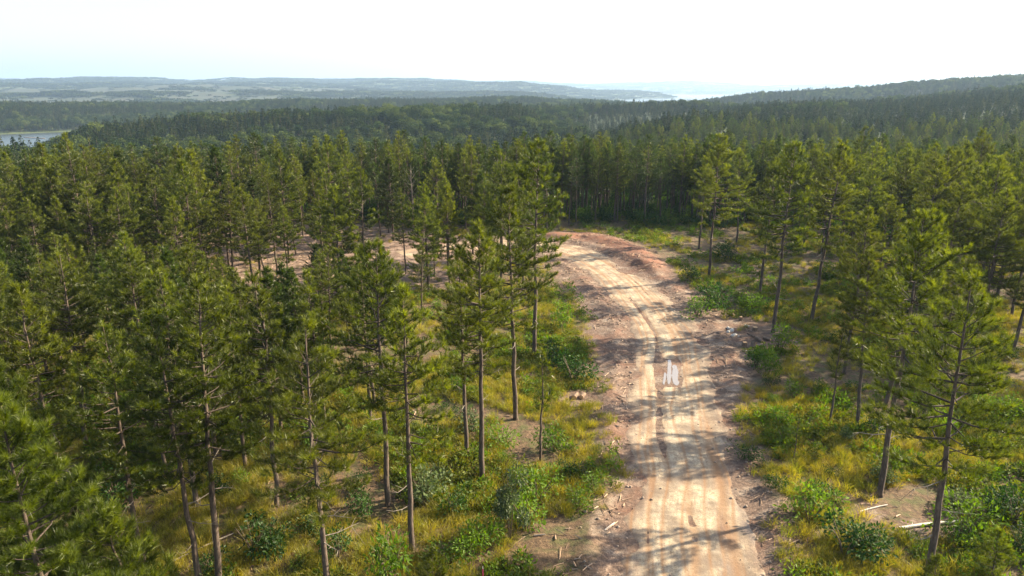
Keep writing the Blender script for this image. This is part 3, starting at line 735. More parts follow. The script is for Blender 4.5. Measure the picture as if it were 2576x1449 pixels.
# pine wood behind the plateau: the coarser crowns come from three real trees at its edge
lods = []
for v, px, py, lab in (('lod', 300, 552, 'upright pine at the dark wood edge, far left'), ('lod2', 1620, 566, 'round-topped pine at the dark wood edge beyond the road bend'),
                       ('lod3', 1250, 566, 'slim dark pine at the dark wood edge left of the road bend')):
    X, Y = G(px, py); lods.append(add_tree(v, X, Y, VAR[v][1]['H'], lab))
rs = np.random.RandomState(3)
x, y, r, a = polar_points(rs, 124, 420, -.80, .80, 1/15.)
uu, _ = road_uv(x, y)
keep = ~inside(CLEAR, x, y) & ((r > 152) | (y > 133)) & (np.abs(uu) > 9)
hard = fbm(x/45+5, y/45, 2) > .52
thin = np.where(r > 185, rs.rand(len(x)) < np.where(hard & (r > 240), .2, .52), True)
m = keep & thin; x, y = x[m], y[m]
rot, scl, idx = scatter_args(rs, len(x), 3, .55, 1.1, .03)
idx_t = idx
kids = [{c.name.split('.')[0]: c for c in o.children} for o in lods]
extra = np.array([(t[0], t[1]) for t in rest]) if rest else np.zeros((0, 2))
if len(extra):
    x = np.r_[x, extra[:, 0]]; y = np.r_[y, extra[:, 1]]; rot, scl, idx = scatter_args(rs, len(x), 3, .74, 1.0, .03)
gn_scatter('pine_wood', np.c_[x, y, ground_z(x, y)-.1], rot, scl, idx, [[k['crown'] for k in kids], [k['trunk'] for k in kids], [k['limbs'] for k in kids]],
           'dark pine wood behind the road bend')
# off-frame neighbours on the sunny side throw their shade into the picture
x, y, r, a = polar_points(rs, 55, 130, .72, 1.5, 1/150.); uu, _ = road_uv(x, y)
m = (x > .80*y+9) & (np.abs(uu) > 9) & (x > 45); x, y = x[m], y[m]
x2, y2, _, _ = polar_points(rs, 40, 125, -1.2, -.70, 1/26.); m = x2 < -.80*y2-6; x = np.r_[x, x2[m]]; y = np.r_[y, y2[m]]
rot, scl, idx = scatter_args(rs, len(x), 3, .85, 1.1, .03)
gn_scatter('side_pine_wood', np.c_[x, y, ground_z(x, y)-.1], rot, scl, idx, [[k['crown'] for k in kids], [k['trunk'] for k in kids], [k['limbs'] for k in kids]],
           'pine wood continuing past the sides of the picture')

# far trees: crowns of leaf clumps, real specimens first
def leaf_cloud(rs, n, center, rad, size, squash=.8, lump=4):
    c = []
    lobes = rs.normal(size=(lump, 3)); lobes /= np.linalg.norm(lobes, axis=1)[:, None]; lobes[:, 2] = np.abs(lobes[:, 2])*.8
    lc = lobes*rad*.5; lr = rad*(.45+.25*rs.rand(lump))
    k = rs.randint(0, lump, n); d = rs.normal(size=(n, 3)); d /= np.linalg.norm(d, axis=1)[:, None]
    rr = rs.rand(n, 1)**.35
    p = lc[k]+d*lr[k][:, None]*rr; p[:, 2] *= squash
    nn = d*.8+rs.normal(size=(n, 3))*.5; nn /= np.linalg.norm(nn, axis=1)[:, None]
    t = np.cross(nn, rs.normal(size=(n, 3))); t /= np.linalg.norm(t, axis=1)[:, None]; b = np.cross(nn, t)
    s = size*(.6+.8*rs.rand(n, 1))
    p = p+np.asarray(center)
    V = np.stack([p+t*s*.6, p+b*s*.45+nn*s*.1, p-t*s*.6, p-b*s*.45+nn*s*.1], 1).reshape(-1, 3)
    return V, np.arange(n*4).reshape(-1, 4)
def broadleaf(seed, H, rad, n=520, size=.85, lump=7):
    rs = np.random.RandomState(seed); b = MB(); b.tube([(0, 0, -1), (.1, 0, H*.3), (0, .1, H*.75)], [.28, .22, .08], 6)
    for k in range(5):
        a = k*1.26; b.tube([(0, 0, H*.35), (math.cos(a)*rad*.4, math.sin(a)*rad*.4, H*.6), (math.cos(a)*rad*.7, math.sin(a)*rad*.7, H*.72)], [.1, .06, .02], 4, False)
    V, F_ = leaf_cloud(rs, n, (0, 0, H*.62), rad, size, H*.42/rad, lump)
    return b.mesh('trunk', M['limb']), mesh_np('crown', V, F_, M['far_leaf'])
def farpine(seed, H, rad, n=220):
    rs = np.random.RandomState(seed); b = MB(); b.tube([(0, 0, -1), (0, 0, H*.95)], [.2, .03], 5)
    z = (.28+.72*rs.rand(n)**1.1)*H; pr = np.where(z < .5*H, .75+.25*(z/H-.28)/.22, ((1.02-z/H)/.52)**.7)*rad
    a = rs.rand(n)*6.283; rr = pr*np.sqrt(.15+.85*rs.rand(n)); c = np.c_[rr*np.cos(a), rr*np.sin(a), z]
    nn = np.c_[np.cos(a)*.5, np.sin(a)*.5, np.full(n, .7)]+rs.normal(size=(n, 3))*.45; nn /= np.linalg.norm(nn, axis=1)[:, None]
    t = np.cross(nn, rs.normal(size=(n, 3))); t /= np.linalg.norm(t, axis=1)[:, None]; bb = np.cross(nn, t); s = .75*(.6+.8*rs.rand(n, 1))
    V = np.stack([c+t*s*.6, c+bb*s*.4, c-t*s*.6, c-bb*s*.4], 1).reshape(-1, 3)
    return b.mesh('trunk', M['limb']), mesh_np('crown', V, np.arange(n*4).reshape(-1, 4), M['far_pine'])
protos = []
SPEC = [('broad', 520, 372, 330, 13, 'pale green hardwood showing between pines, left of centre'), ('broad', 740, 366, 340, 12, 'yellow-green hardwood above the left pines'),
        ('broad', 860, 362, 330, 14, 'light rounded hardwood just above the dark wood'), ('pine', 1880, 346, 310, 14, 'pointed pine on the lower slope of the right hill'),
        ('pine', 2140, 352, 280, 15, 'straight pine at the foot of the right hill'), ('pine', 420, 376, 300, 13, 'brownish pine on the slope towards the lake')]
for k, (kd, px, py, r_, H, lab) in enumerate(SPEC):
    a_, b_, c_ = ray(px, py); az_ = math.atan2(a_, b_); X, Y = r_*math.sin(az_), r_*math.cos(az_)
    e = empty('hardwood_tree' if kd == 'broad' else 'hill_pine', (X, Y, gz(X, Y))); tag(e, lab, 'tree', 'trees beyond the plateau')
    t_, c_ = broadleaf(50+k, H, 4.6+.6*(k % 3)) if kd == 'broad' else farpine(60+k, H, 2.6)
    protos.append((obj('trunk', t_, e), obj('crown', c_, e)))
x, y, r, a = polar_points(rs, 235, 1750, -.78, .78, 1/32.)
z = ground_z(x, y); hillr = sstep(.05, .16, a)*(r < 900)
kind_hard = fbm(x/60+5, y/60, 2)+.05*rs.normal(size=len(x)) > np.where(hillr > .5, .60, .40)
m = (z > LAKE_Z+.8)&(rs.rand(len(x)) < np.where(r < 420, np.where(hillr > .5, .9, np.where(kind_hard, .75, .35)), .92)); 
x, y, z, r, kh, hr = x[m], y[m], z[m], r[m], kind_hard[m], hillr[m]
n = len(x); rot, scl, _ = scatter_args(rs, n, 6, .75, 1.15, .04); idx = np.where(kh, rs.randint(0, 3, n), 3+rs.randint(0, 3, n)); scl *= (.68+.42*rs.rand(n))[:, None]
scl *= np.where(hr > .5, .72, 1.0)[:, None]
o = gn_scatter('hill_forest', np.c_[x, y, z], rot, scl, idx, [[p[1] for p in protos[::-1]], [p[0] for p in protos[::-1]]], 'mixed forest covering the valley and the nearer hills')
# far hillsides: groves of many small crowns
def grove(seed):
    rs = np.random.RandomState(seed); Vs = []; Fs = []; n0 = 0
    for k in range(17):
        cx0, cy0 = rs.uniform(-17, 17, 2); h = rs.uniform(9, 15); V, F_ = leaf_cloud(rs, 16, (cx0, cy0, h*.6), rs.uniform(3.2, 4.6), 3.4, 1.35, 3)
        Vs.append(V); Fs.append(F_+n0); n0 += len(V)
    return mesh_np('far_grove', np.concatenate(Vs), np.concatenate(Fs), M['far_leaf' if seed % 2 else 'far_pine'])
groves = []
for k, (px, r_, lab) in enumerate(((640, 4550, 'wooded patch on the crest of the pale cleared hill'), (260, 7450, 'wooded patch on the far left ridge'), (1180, 5650, 'wooded patch on the blue central hill'))):
    az_ = math.atan2(*ray(px, 225)[:2]); X, Y = r_*math.sin(az_), r_*math.cos(az_); g = obj('far_grove', grove(70+k), None, (X, Y, gz(X, Y))); tag(g, lab, kind='stuff'); groves.append(g)
x, y, r, a = polar_points(rs, 1700, 4000, -.76, .76, 1/560.)
mead = sstep(2350, 2600, r)*(1-sstep(4700, 5000, r))*(1-sstep(-.24, -.18, a))*sstep(.28, .36, fbm(x/420+2, y/420+5, 3))
x8, y8, r8, a8 = [np.concatenate(q) for q in zip(polar_points(rs, 4000, 9600, -.74, .74, 1/2300.), polar_points(rs, 9600, 16000, -.74, .74, 1/9000.))]
m8 = (r8 < 5000)*(1-sstep(-.24, -.18, a8))*sstep(.28, .36, fbm(x8/420+2, y8/420+5, 3))
x = np.r_[x, x8]; y = np.r_[y, y8]; r = np.r_[r, r8]; mead = np.r_[mead, m8]
z = ground_z(x, y); m = (z > LAKE_Z+.5) & ((mead < .5) | (rs.rand(len(x)) < .16))
x, y, z, r, mead = x[m], y[m], z[m], r[m], mead[m]; rot, scl, idx = scatter_args(rs, len(x), 3, .85, 1.15, 0); scl[r > 4000, :2] *= 2.0; scl[mead > .5] *= .5; scl[r > 9600, :2] *= 2.0
gn_scatter('far_forest', np.c_[x, y, z-.5], rot, scl, idx, [groves], 'hazy forest covering the far hills')

# ------------------------------------------------------------------ ground cover
def grass_tuft(seed, n, h, spread, w, mat='grass'):
    rs = np.random.RandomState(seed); p = np.c_[rs.normal(size=(n, 2))*spread, np.zeros(n)]
    d = np.c_[rs.normal(size=(n, 2))*.38+p[:, :2]*.5, np.ones(n)]; d /= np.linalg.norm(d, axis=1)[:, None]
    l = h*(.55+.6*rs.rand(n, 1)); s = np.cross(d, rs.normal(size=(n, 3))); s /= np.linalg.norm(s, axis=1)[:, None]
    mid = p+d*l*.55; tip = p+d*l+np.c_[d[:, :2]*.35*l, -.12*l]
    V = np.stack([p+s*w, p-s*w, mid-s*w*.8, mid+s*w*.8, tip], 1).reshape(-1, 3); b = np.arange(n)[:, None]*5
    F_ = np.concatenate([b+np.array([[0, 1, 2, 3]]), b+np.array([[3, 2, 4, 4]])])
    T = np.concatenate([b+np.array([[0, 1, 2]]), b+np.array([[0, 2, 3]]), b+np.array([[3, 2, 4]])])
    return mesh_np('grass_tuft', V, T, M[mat])
def leaves(rs, n, rad, h, size, zmin=0.0, shape=.5):
    """oval leaves round a bush: points inside a lumpy dome, two triangles folded along the midrib"""
    lump = 7; lc = np.c_[rs.normal(size=(lump, 2))*rad*.42, h*(.25+.55*rs.rand(lump))]; lr = rad*(.35+.3*rs.rand(lump))
    k = rs.randint(0, lump, n); d = rs.normal(size=(n, 3)); d /= np.linalg.norm(d, axis=1)[:, None]
    p = lc[k]+d*lr[k][:, None]*rs.rand(n, 1)**.4; p[:, 2] = np.maximum(np.abs(p[:, 2]), zmin)
    v = d+rs.normal(size=(n, 3))*.5+np.array([0, 0, -.1]); v /= np.linalg.norm(v, axis=1)[:, None]
    up = np.array([0, 0, 1.])+d*.4+rs.normal(size=(n, 3))*.5; s = np.cross(v, up); s /= np.linalg.norm(s, axis=1)[:, None]; nn = np.cross(s, v)
    l = size*(.6+.8*rs.rand(n, 1)); w = l*shape*.5
    V = np.stack([p, p+v*l*.5+s*w+nn*w*.3, p+v*l, p+v*l*.5-s*w+nn*w*.3], 1).reshape(-1, 3); b = np.arange(n)[:, None]*4
    return V, np.concatenate([b+np.array([[0, 1, 2]]), b+np.array([[0, 2, 3]])])
def weed_mesh(seed, mat='weed', n=90):
    rs = np.random.RandomState(seed); V, F_ = leaves(rs, n, .42, .5, .15, .03, .45); return mesh_np('weed', V, F_, M[mat])
tufts = []
for k, (px, py, lab) in enumerate(((1210, 1010, 'tall yellow grass tuft among the three trunks'), (1380, 960, 'yellow grass tuft at the left road edge'),
                                   (2060, 790, 'grass tuft behind the stump pile'), (640, 1240, 'orange grass tuft between the left trunks'))):
    X, Y = G(px, py); t_ = obj('grass_tuft', grass_tuft(80+k, (46, 60, 40, 54)[k], (.80, .95, .60, .75)[k], .19, .011), None, (X, Y, gz(X, Y))); tag(t_, lab, kind='stuff'); tufts.append(t_)
weeds = []
for k, (px, py, lab) in enumerate(((1480, 1290, 'low leafy weed at the left road edge'), (1870, 760, 'low leafy weed behind the stump pile'), (2100, 1250, 'low leafy weed right of the road'))):
    X, Y = G(px, py); t_ = obj('weed', weed_mesh(90+k, ('leaf_bright', 'weed', 'weed')[k]), None, (X, Y, gz(X, Y))); tag(t_, lab, kind='stuff'); weeds.append(t_)
def cover(r0, r1, per, a=.78): 
    x, y, r, _ = polar_points(rs, r0, r1, -a, a, per); u, _ = road_uv(x, y); return x, y, r, u
gx_, gy_, gr_, gu_ = [np.concatenate(q) for q in zip(cover(27, 60, 5.0), cover(60, 100, 2.4), cover(100, 152, 1.0))]
dens = fbm(gx_/6.5+3, gy_/6.5, 3); wobx = (fbm(gx_/5, gy_/5, 3)-.44)*5
incl = inside(CLEAR, gx_, gy_); bk = bank_h(gx_, gy_)
m = (np.abs(gu_)+wobx*.7 > 5.0+3.0*sstep(48, 64, gy_)+rs.rand(len(gx_))**.5*3.4-1.6) & (bk < .25) & (dens > .33+.14*rs.rand(len(gx_))) & (~incl | (rs.rand(len(gx_)) < .10)) & (~open_spot(gx_, gy_) | (rs.rand(len(gx_)) < .04))
x, y = gx_[m], gy_[m]; rot, scl, idx = scatter_args(rs, len(x), 4, .55, 1.15, .12)
gn_scatter('grass', np.c_[x, y, ground_z(x, y)-.03], rot, scl, idx, [tufts], 'tall yellow-green grass under the pines')
wx_, wy_, wr_, wu_ = [np.concatenate(q) for q in zip(cover(27, 70, 2.6), cover(70, 152, .9))]
dens = fbm(wx_/5+30, wy_/5+11, 3); incl = inside(CLEAR, wx_, wy_); bk = bank_h(wx_, wy_)
m = (np.abs(wu_)+(fbm(wx_/5, wy_/5, 3)-.44)*3.5 > 4.4+2.6*sstep(48, 64, wy_)+rs.rand(len(wx_))*2) & (bk < .3) & (dens > .42+.10*rs.rand(len(wx_))) & (~incl | (rs.rand(len(wx_)) < .08)) & ~open_spot(wx_, wy_)
x, y = wx_[m], wy_[m]; rot, scl, idx = scatter_args(rs, len(x), 3, .45, 1.8, .15)
gn_scatter('undergrowth', np.c_[x, y, ground_z(x, y)-.02], rot, scl, idx, [weeds], 'low leafy weeds scattered over the forest floor')

# shrubs: things of their own
def shrub_set(seed, rad, h, n, size, mat, shape=.5, tall=False):
    rs = np.random.RandomState(seed); V, F_ = leaves(rs, n, rad, h, size, .06, shape)
    if tall:
        k = rs.rand(len(V)//4)*0; 
    b = MB()
    for k in range(7):
        a = k*.9+rs.rand(); q1 = np.array([math.cos(a)*rad*.25, math.sin(a)*rad*.25, h*.45]); q2 = np.array([math.cos(a)*rad*.55, math.sin(a)*rad*.55, h*(.7+.3*rs.rand())])
        b.tube([(math.cos(a)*.05, math.sin(a)*.05, -.05), q1, q2], [.022, .015, .005], 4, False)
    return mesh_np('leaves', V, F_, M[mat]), b.mesh('stems', M['stem']), h
SH = {'dark': [shrub_set(101+i, .95, 1.5, 620, .15, 'leaf_dark') for i in range(2)], 'bright': [shrub_set(111+i, .95, 1.2, 560, .15, 'leaf_bright', .4) for i in range(3)],
      'pale': [shrub_set(121+i, .85, 1.9, 640, .16, 'leaf_pale', .55) for i in range(2)], 'column': [shrub_set(131, .95, 4.6, 1500, .19, 'leaf_pale', .5)]}
SHR = []
def add_shrub(kind, X, Y, h, label, wide=1.0, group='shrubs in the undergrowth'):
    lv, st, hh = SH[kind][rnd.randrange(len(SH[kind]))]; s = h/hh
    e = empty('shrub', (X, Y, gz(X, Y)-.03), (0, 0, rnd.random()*6.28)); wide = .8*wide; e.scale = (s*wide, s*wide, s)
    tag(e, label, 'shrub', group); obj('leaves', lv, e); obj('stems', st, e); SHR.append((X, Y))
def shrub_px(kind, px, py, hpx, label, wide=1.0):
    X, Y = G(px, py); h = height_at(px, py-hpx, X, Y); add_shrub(kind, X, Y, max(.5, h), label, wide)
for a_ in [('column', 1283, 1352, 205, 'tall pale-leaved column of a bush left of the road', 1.0), ('pale', 1066, 1272, 108, 'pale-leaved bush beside the slim straight pine', 1.15),
           ('bright', 1355, 1262, 70, 'wide bright bush right of the tall pale column', 1.6), ('bright', 1322, 1330, 80, 'lime bush touching the tall pale column on its right', 1.1),
           ('bright', 1452, 1282, 44, 'low bright bush near the left road edge', 1.6), ('bright', 1492, 1236, 40, 'small bright bush nearest the left road edge', 1.4),
           ('dark', 1432, 1196, 46, 'round dark tuft bush by the road left side', 1.4), ('dark', 1142, 1296, 66, 'small dark bush between two bushes left of the road', 1.0),
           ('dark', 925, 1296, 70, 'dark bush left of the leafy pine foot', 1.1), ('bright', 985, 1470, 140, 'green bush on the bottom edge left of the young pine', .8),
           ('dark', 640, 1396, 90, 'big dark bush right of the paired trunks', 1.3), ('dark', 700, 1380, 60, 'lower dark bush right of the big dark bush', 1.4), ('dark', 852, 1408, 90, 'dark upright bush right of the nearest tall trunk', .8),
           ('dark', 540, 1440, 60, 'dark bush at the foot of the paired trunks', 1.4), ('bright', 1175, 1392, 72, 'bright bush lower left of the tall pale column', 1.2), ('bright', 1222, 1362, 66, 'bright bush at the foot of the tall pale column', 1.1),
           ('bright', 1130, 1420, 56, 'bright bush above the pink stake', 1.5), ('bright', 1412, 828, 62, 'lime bush at the left road edge in the yellow grass', .9), ('dark', 1442, 962, 74, 'dark bush at the left road edge beyond the cut logs', 1.3),
           ('dark', 1378, 915, 60, 'dark bush left of the dark road-edge bush', 1.5), ('pale', 1186, 1085, 74, 'pale bush behind the three tall trunks', 1.2), ('bright', 1260, 1118, 50, 'bright low bush between the three tall trunks', 1.8),
           ('bright', 1395, 1130, 60, 'bright bush right of the pole-thin sapling', 1.3), ('dark', 1790, 772, 76, 'large dark bush below the tall pine right of the bend', 1.4), ('dark', 1735, 705, 40, 'dark bush at the right edge of the bank', 1.6),
           ('dark', 1835, 655, 52, 'dark bush among slim trunks in orange grass', 1.4), ('bright', 1755, 800, 46, 'pale green bush right of the road before the stump pile', 1.3), ('bright', 1895, 775, 40, 'bright bush behind the stump pile', 1.8),
           ('dark', 1902, 922, 52, 'dark round bush in front of the stump pile', 1.1), ('bright', 1930, 942, 42, 'bright bush touching the dark round bush', 1.2), ('bright', 1960, 880, 60, 'bright bush at the foot of the big leaning pine', 1.2),
           ('bright', 2038, 1310, 76, 'bright bush right of the road near the bottom', 1.4), ('dark', 2125, 1400, 90, 'dark bush low right of the road bottom', 1.5), ('dark', 2195, 1395, 70, 'dark bush right of the low dark bush at the bottom', 1.4),
           ('bright', 2425, 1352, 100, 'bright bush behind the end of the fallen log', 1.1), ('pale', 2400, 1275, 50, 'pale shrub above the fallen log', 1.9), ('dark', 2545, 1320, 90, 'dark shrub by the right edge', 1.3),
           ('dark', 1954, 1232, 42, 'small dark bush between road and large dark-trunked pine', 1.2), ('pale', 2122, 1112, 42, 'pale seedling bush left of the large dark-trunked pine', 1.0), ('dark', 2200, 1098, 50, 'dark bush behind the large dark-trunked pine', 1.4),
           ('bright', 1990, 1000, 40, 'bright bush in the right-hand grass', 1.4), ('dark', 1890, 1160, 34, 'dark low bush at the right road edge', 2.0), ('bright', 2230, 1190, 60, 'bright bush right of the large dark trunk', 1.5),
           ('bright', 2080, 700, 40, 'bright bush between the leaning trunks, far right', 1.4), ('dark', 2000, 640, 40, 'dark bush behind the stump pile pine', 1.4), ('bright', 575, 760, 30, 'bright bush at the near edge of the clearing', 1.4),
           ('bright', 1068, 700, 36, 'bright bush left of the snag', 1.1), ('dark', 290, 1260, 90, 'dark leafy bush in the shade at far left', 1.3)]:
    shrub_px(*a_)
zone = {}
tries = 0
while sum(len(v) for v in zone.values()) < 105 and tries < 4000:
    tries += 1
    px = rnd.uniform(0, 2576); py = rnd.uniform(572, 1440); X, Y = G(px, py)
    u_ = float(road_uv([X], [Y])[0][0])
    if abs(u_) < 7 or bool(inside(CLEAR, [X], [Y])[0]) or any((X-a)**2+(Y-b)**2 < 2.6 for a, b in SHR): continue
    if any((X-a)**2+(Y-b)**2 < .6 for a, b, _ in TREES) or open_spot(X, Y, 1.3)[0]: continue
    side = 'left' if u_ < 0 and px < 1650 else 'right'; zone.setdefault((side, int((Y-30)/9)), []).append((px, X, Y)); SHR.append((X, Y))
for (side, b), ts in sorted(zone.items()):
    ts.sort(); bs = sorted(q for s, q in zone if s == side).index(b)
    for i, (px, X, Y) in enumerate(ts):
        kd = rnd.choice(['dark', 'bright', 'bright', 'dark', 'pale'])
        add_shrub(kd, X, Y, rnd.uniform(.7, 1.7), '%s wild shrub, %s from left in %s undergrowth strip %s of road' % (kd, ordn(i), ordn(bs), side), rnd.uniform(.9, 1.6))

x, y, r, a = polar_points(rs, 131, 235, -.80, .80, 1/9.); uu, _ = road_uv(x, y); m = (~inside(CLEAR, x, y)) & (np.abs(uu) > 9) & (rs.rand(len(x)) < np.where(r < 140, .5, 1)); x, y = x[m], y[m]
rot, scl, idx = scatter_args(rs, len(x), 3, 1.0, 2.4, .08)
und = [c for o in bpy.data.objects if o.get('label') in ('dark bush at the right edge of the bank', 'dark bush among slim trunks in orange grass', 'bright bush behind the stump pile') for c in o.children if c.name.startswith('leaves')]
gn_scatter('wood_understory', np.c_[x, y, ground_z(x, y)-.1], rot, scl, idx, [und], 'dark leafy understory between the trunks of the wood')

# ------------------------------------------------------------------ slash, logs, stones, stakes
sticks = []
def stick_mesh(seed, l, r):
    rs = np.random.RandomState(seed); b = MB(); b.tube([(-l/2, 0, 0), (0, .08*l*rs.normal(), .02), (l/2, 0, .03)], [r, r*.9, r*.6], 4, False); return b.mesh('stick', M['stick'], False)
for k, (px, py, lab) in enumerate(((1500, 690, 'brown stick on the left shoulder of the bend'), (1620, 660, 'brown stick on the bank right of the bend'), (1800, 880, 'brown stick right of the puddles'))):
    X, Y = G(px, py); t_ = obj('stick', stick_mesh(140+k, (.45, .8, .3)[k], (.016, .022, .03)[k]), None, (X, Y, gz(X, Y)+float(bank_h(X, Y)[0])+.02)); tag(t_, lab, kind='stuff'); sticks.append(t_)
x, y, r, u = cover(26, 150, 3.4, .62); bk = bank_h(x, y); incl = inside(CLEAR, x, y); au = np.abs(u)
w_ = np.exp(-((au-5.2)/1.5)**2)*.85+np.clip(bk, 0, 1)*.9+incl*.55+.08+.3*open_spot(x, y); w_ = w_*(.25+1.5*sstep(.38, .6, fbm(x/2.5, y/2.5, 3)))
m = (rs.rand(len(x)) < w_) & (au > 3.7); x, y = x[m], y[m]; bk = bk[m]
rot, scl, idx = scatter_args(rs, len(x), 3, .6, 1.7, .14)
gn_scatter('slash_litter', np.c_[x, y, ground_z(x, y)+bk+.025], rot, scl, idx, [sticks], 'broken brown sticks and mulch along the road edges')

M['cut'] = plain_mat('cut_wood_face', (.52, .32, .16), .8, .25, 20); M['stumpbark'] = bark_mat('stump_bark', (.07, .045, .03), (.30, .20, .13), 14)
M['palewood'] = plain_mat('pale_bleached_wood', (.62, .55, .46), .8, .25, 10); M['rock'] = plain_mat('pale_stone', (.52, .47, .40), .85, .35, 5)
def stump(px, py, h, r, label, tilt=(0, 0), name='stump', rz=0):
    X, Y = G(px, py); e = empty(name, (X, Y, gz(X, Y)-.03), (tilt[0], tilt[1], rz)); tag(e, label, 'stump', 'stumps and log rounds in the pile')
    rs = np.random.RandomState(int(px)); b = MB(); b.tube([(0, 0, -.05), (0, 0, h*.25), (.02, 0, h)], [r*1.25, r, r*.93], 12, False); obj('bark', b.mesh('bark', M['stumpbark']), e)
    n = 12; V = [(.02+r*.93*math.cos(a), r*.93*math.sin(a), h+.03*rs.normal()) for a in np.arange(n)*2*np.pi/n]+[(.02, 0, h+.02)]
    obj('cut_face', mesh_np('cut_face', V, [(i, (i+1) % n, n) for i in range(n)], M['cut']), e)
def log(px0, py0, px1, py1, r, label, mat, cat='log', name='log', lift=0, stub=0):
    a = np.array(G(px0, py0)); b_ = np.array(G(px1, py1)); c = (a+b_)/2; l = np.linalg.norm(b_-a); z = gz(*c)+r*.8+lift
    e = empty(name, (c[0], c[1], z), (0, 0, math.atan2(b_[1]-a[1], b_[0]-a[0]))); tag(e, label, cat)
    mb = MB(); mb.tube([(-l/2, 0, 0), (-l/6, .02*l, .01), (l/4, .015*l, .03), (l/2, 0, .04)], [r, r*.95, r*.85, r*.7], 9, False); obj('bark', mb.mesh('bark', mat), e)
    n = 9
    for s, rr in ((-1, r), (1, r*.7)):
        V = [(s*l/2, rr*math.cos(q_), rr*math.sin(q_)+(.04 if s > 0 else 0)) for q_ in np.arange(n)*2*np.pi/n]+[(s*(l/2+.01), 0, .04 if s > 0 else 0)]
        obj('cut_face', mesh_np('cut_face', V, [(i, (i+1) % n, n) for i in range(n)], M['cut']), e)
    for k in range(stub):
        mb = MB(); q0 = (-l/2+l*(k+.7)/(stub+.6), 0, .0); mb.tube([q0, (q0[0]+.12, .25*(-1)**k, .16)], [r*.3, r*.12], 5); obj('branch_stub', mb.mesh('branch_stub', mat), e)
    return e
def rock(px, py, size, label, mat='rock'):
    rs = np.random.RandomState(int(px*7+py)); X, Y = G(px, py)
    import bmesh
    bm = bmesh.new(); bmesh.ops.create_icosphere(bm, subdivisions=2, radius=1)
    pl_ = [(Vector(rs.normal(size=3)).normalized(), rs.uniform(.55, .9)) for _ in range(9)]
    for v in bm.verts:
        for n_, d_ in pl_:
            k = v.co.dot(n_)-d_
            if k > 0: v.co -= n_*k
        v.co = Vector((v.co.x*size[0], v.co.y*size[1], v.co.z*size[2]))
    me = bpy.data.meshes.new('rock'); bm.to_mesh(me); bm.free(); me.materials.append(M[mat])
    o = obj('rock', me, None, (X, Y, gz(X, Y)+size[2]*.45)); o.rotation_euler = (0, 0, rs.rand()*6); tag(o, label, 'rock', 'pale rocks by the stump pile')
stump(1863, 806, .45, .20, 'upright stump with pale top at the back of the stump pile')
stump(1898, 832, .42, .27, 'wide sawn stump nearest the big leaning pine', (.1, 0))
stump(1871, 872, .55, .27, 'box-like dark stump at the front left of the pile', (0, .08))
stump(1895, 872, .60, .30, 'orange-faced broken stump at the front of the pile', (-.45, .25))
stump(1840, 792, .38, .22, 'tipped stump at the far left of the pile by the bushes', (.7, .6))
log(1903, 853, 1917, 863, .20, 'short thick log lying right of the orange-faced stump', M['stumpbark'])
log(1921, 852, 1938, 858, .16, 'short log at the right end of the stump pile', M['stumpbark'])
log(1874, 822, 1886, 826, .14, 'pale-ended log in the middle of the stump pile', M['palewood'])
log(1868, 883, 1899, 884, .05, 'thin pale pole lying in front of the stump pile', M['palewood'], 'stick', 'pole')
log(1880, 840, 1905, 852, .09, 'dark root chunk between the stumps', M['stumpbark'], 'log', 'root_chunk', 0, 2)
rock(1841, 833, (.34, .26, .24), 'yellowish pale rock, upper right of the white rocks'); rock(1831, 838, (.26, .22, .22), 'whitest rock, left of the pale rocks')
rock(1846, 846, (.42, .28, .22), 'pinkish rock, lowest of the pale rocks'); rock(1832, 826, (.36, .18, .18), 'grey slanting rock, topmost of the pale rocks'); rock(1858, 846, (.15, .12, .10), 'small pale stone right of the pinkish rock')
M['clod'] = plain_mat('earth_clod', (.34, .25, .18), .95, .4, 5)
rock(1794, 905, (.16, .13, .10), 'brown earth clod on the right road shoulder by the puddles', 'clod'); clod = [o for o in bpy.data.objects if o.get('label') == 'brown earth clod on the right road shoulder by the puddles'][0]; clod['group'] = 'earth clods by the road'
x, y, r, u = cover(26, 120, 5.0, .5); au = np.abs(u)
w_ = (np.exp(-((au-4.6)/1.4)**2)*.7+.03*(au < 5))*(.2+1.5*sstep(.40, .62, fbm(x/1.8, y/1.8, 3))); m = (rs.rand(len(x)) < w_) & (au < 8); x, y, u = x[m], y[m], u[m]
rot, scl, idx = scatter_args(rs, len(x), 1, .0, 1.0, .5); scl = .18+.75*scl**3
gn_scatter('loose_clods', np.c_[x, y, ground_z(x, y)+np.where(np.abs(u) < 4, .03, .02)], rot, scl, idx, [[clod]], 'loose stones and clods along the road')
log(1444, 1006, 1452, 996, .20, 'orange cut log end at the left road edge', M['stumpbark'], 'log', 'cut_log'); log(1462, 1004, 1471, 996, .20, 'dark cut log beside the orange log end', M['stumpbark'], 'log', 'cut_log')
log(1521, 1337, 1546, 1319, .035, 'white bleached stick at the left edge of the road', M['palewood'], 'stick', 'stick'); log(1526, 1352, 1537, 1345, .022, 'small grey stick below the white bleached stick', M['dead'], 'stick', 'stick')
log(1344, 1349, 1372, 1348, .05, 'grey wood piece in the grass right of the tall pale column', M['dead'], 'stick', 'stick')
log(2262, 1333, 2432, 1315, .10, 'fallen grey-white log crossing behind the near right trunk', M['palewood'], 'log', 'fallen_log', .03, 3)
log(2163, 1288, 2232, 1272, .045, 'curved white branch on the ground left of the fallen log', M['palewood'], 'branch', 'fallen_branch')
log(2090, 1340, 2140, 1400, .035, 'thin dark branch lying in the grass at lower right', M['dead'], 'branch', 'fallen_branch', .15); log(2170, 1418, 2230, 1449, .04, 'grey branch at the bottom edge right of centre', M['dead'], 'branch', 'fallen_branch', .15)
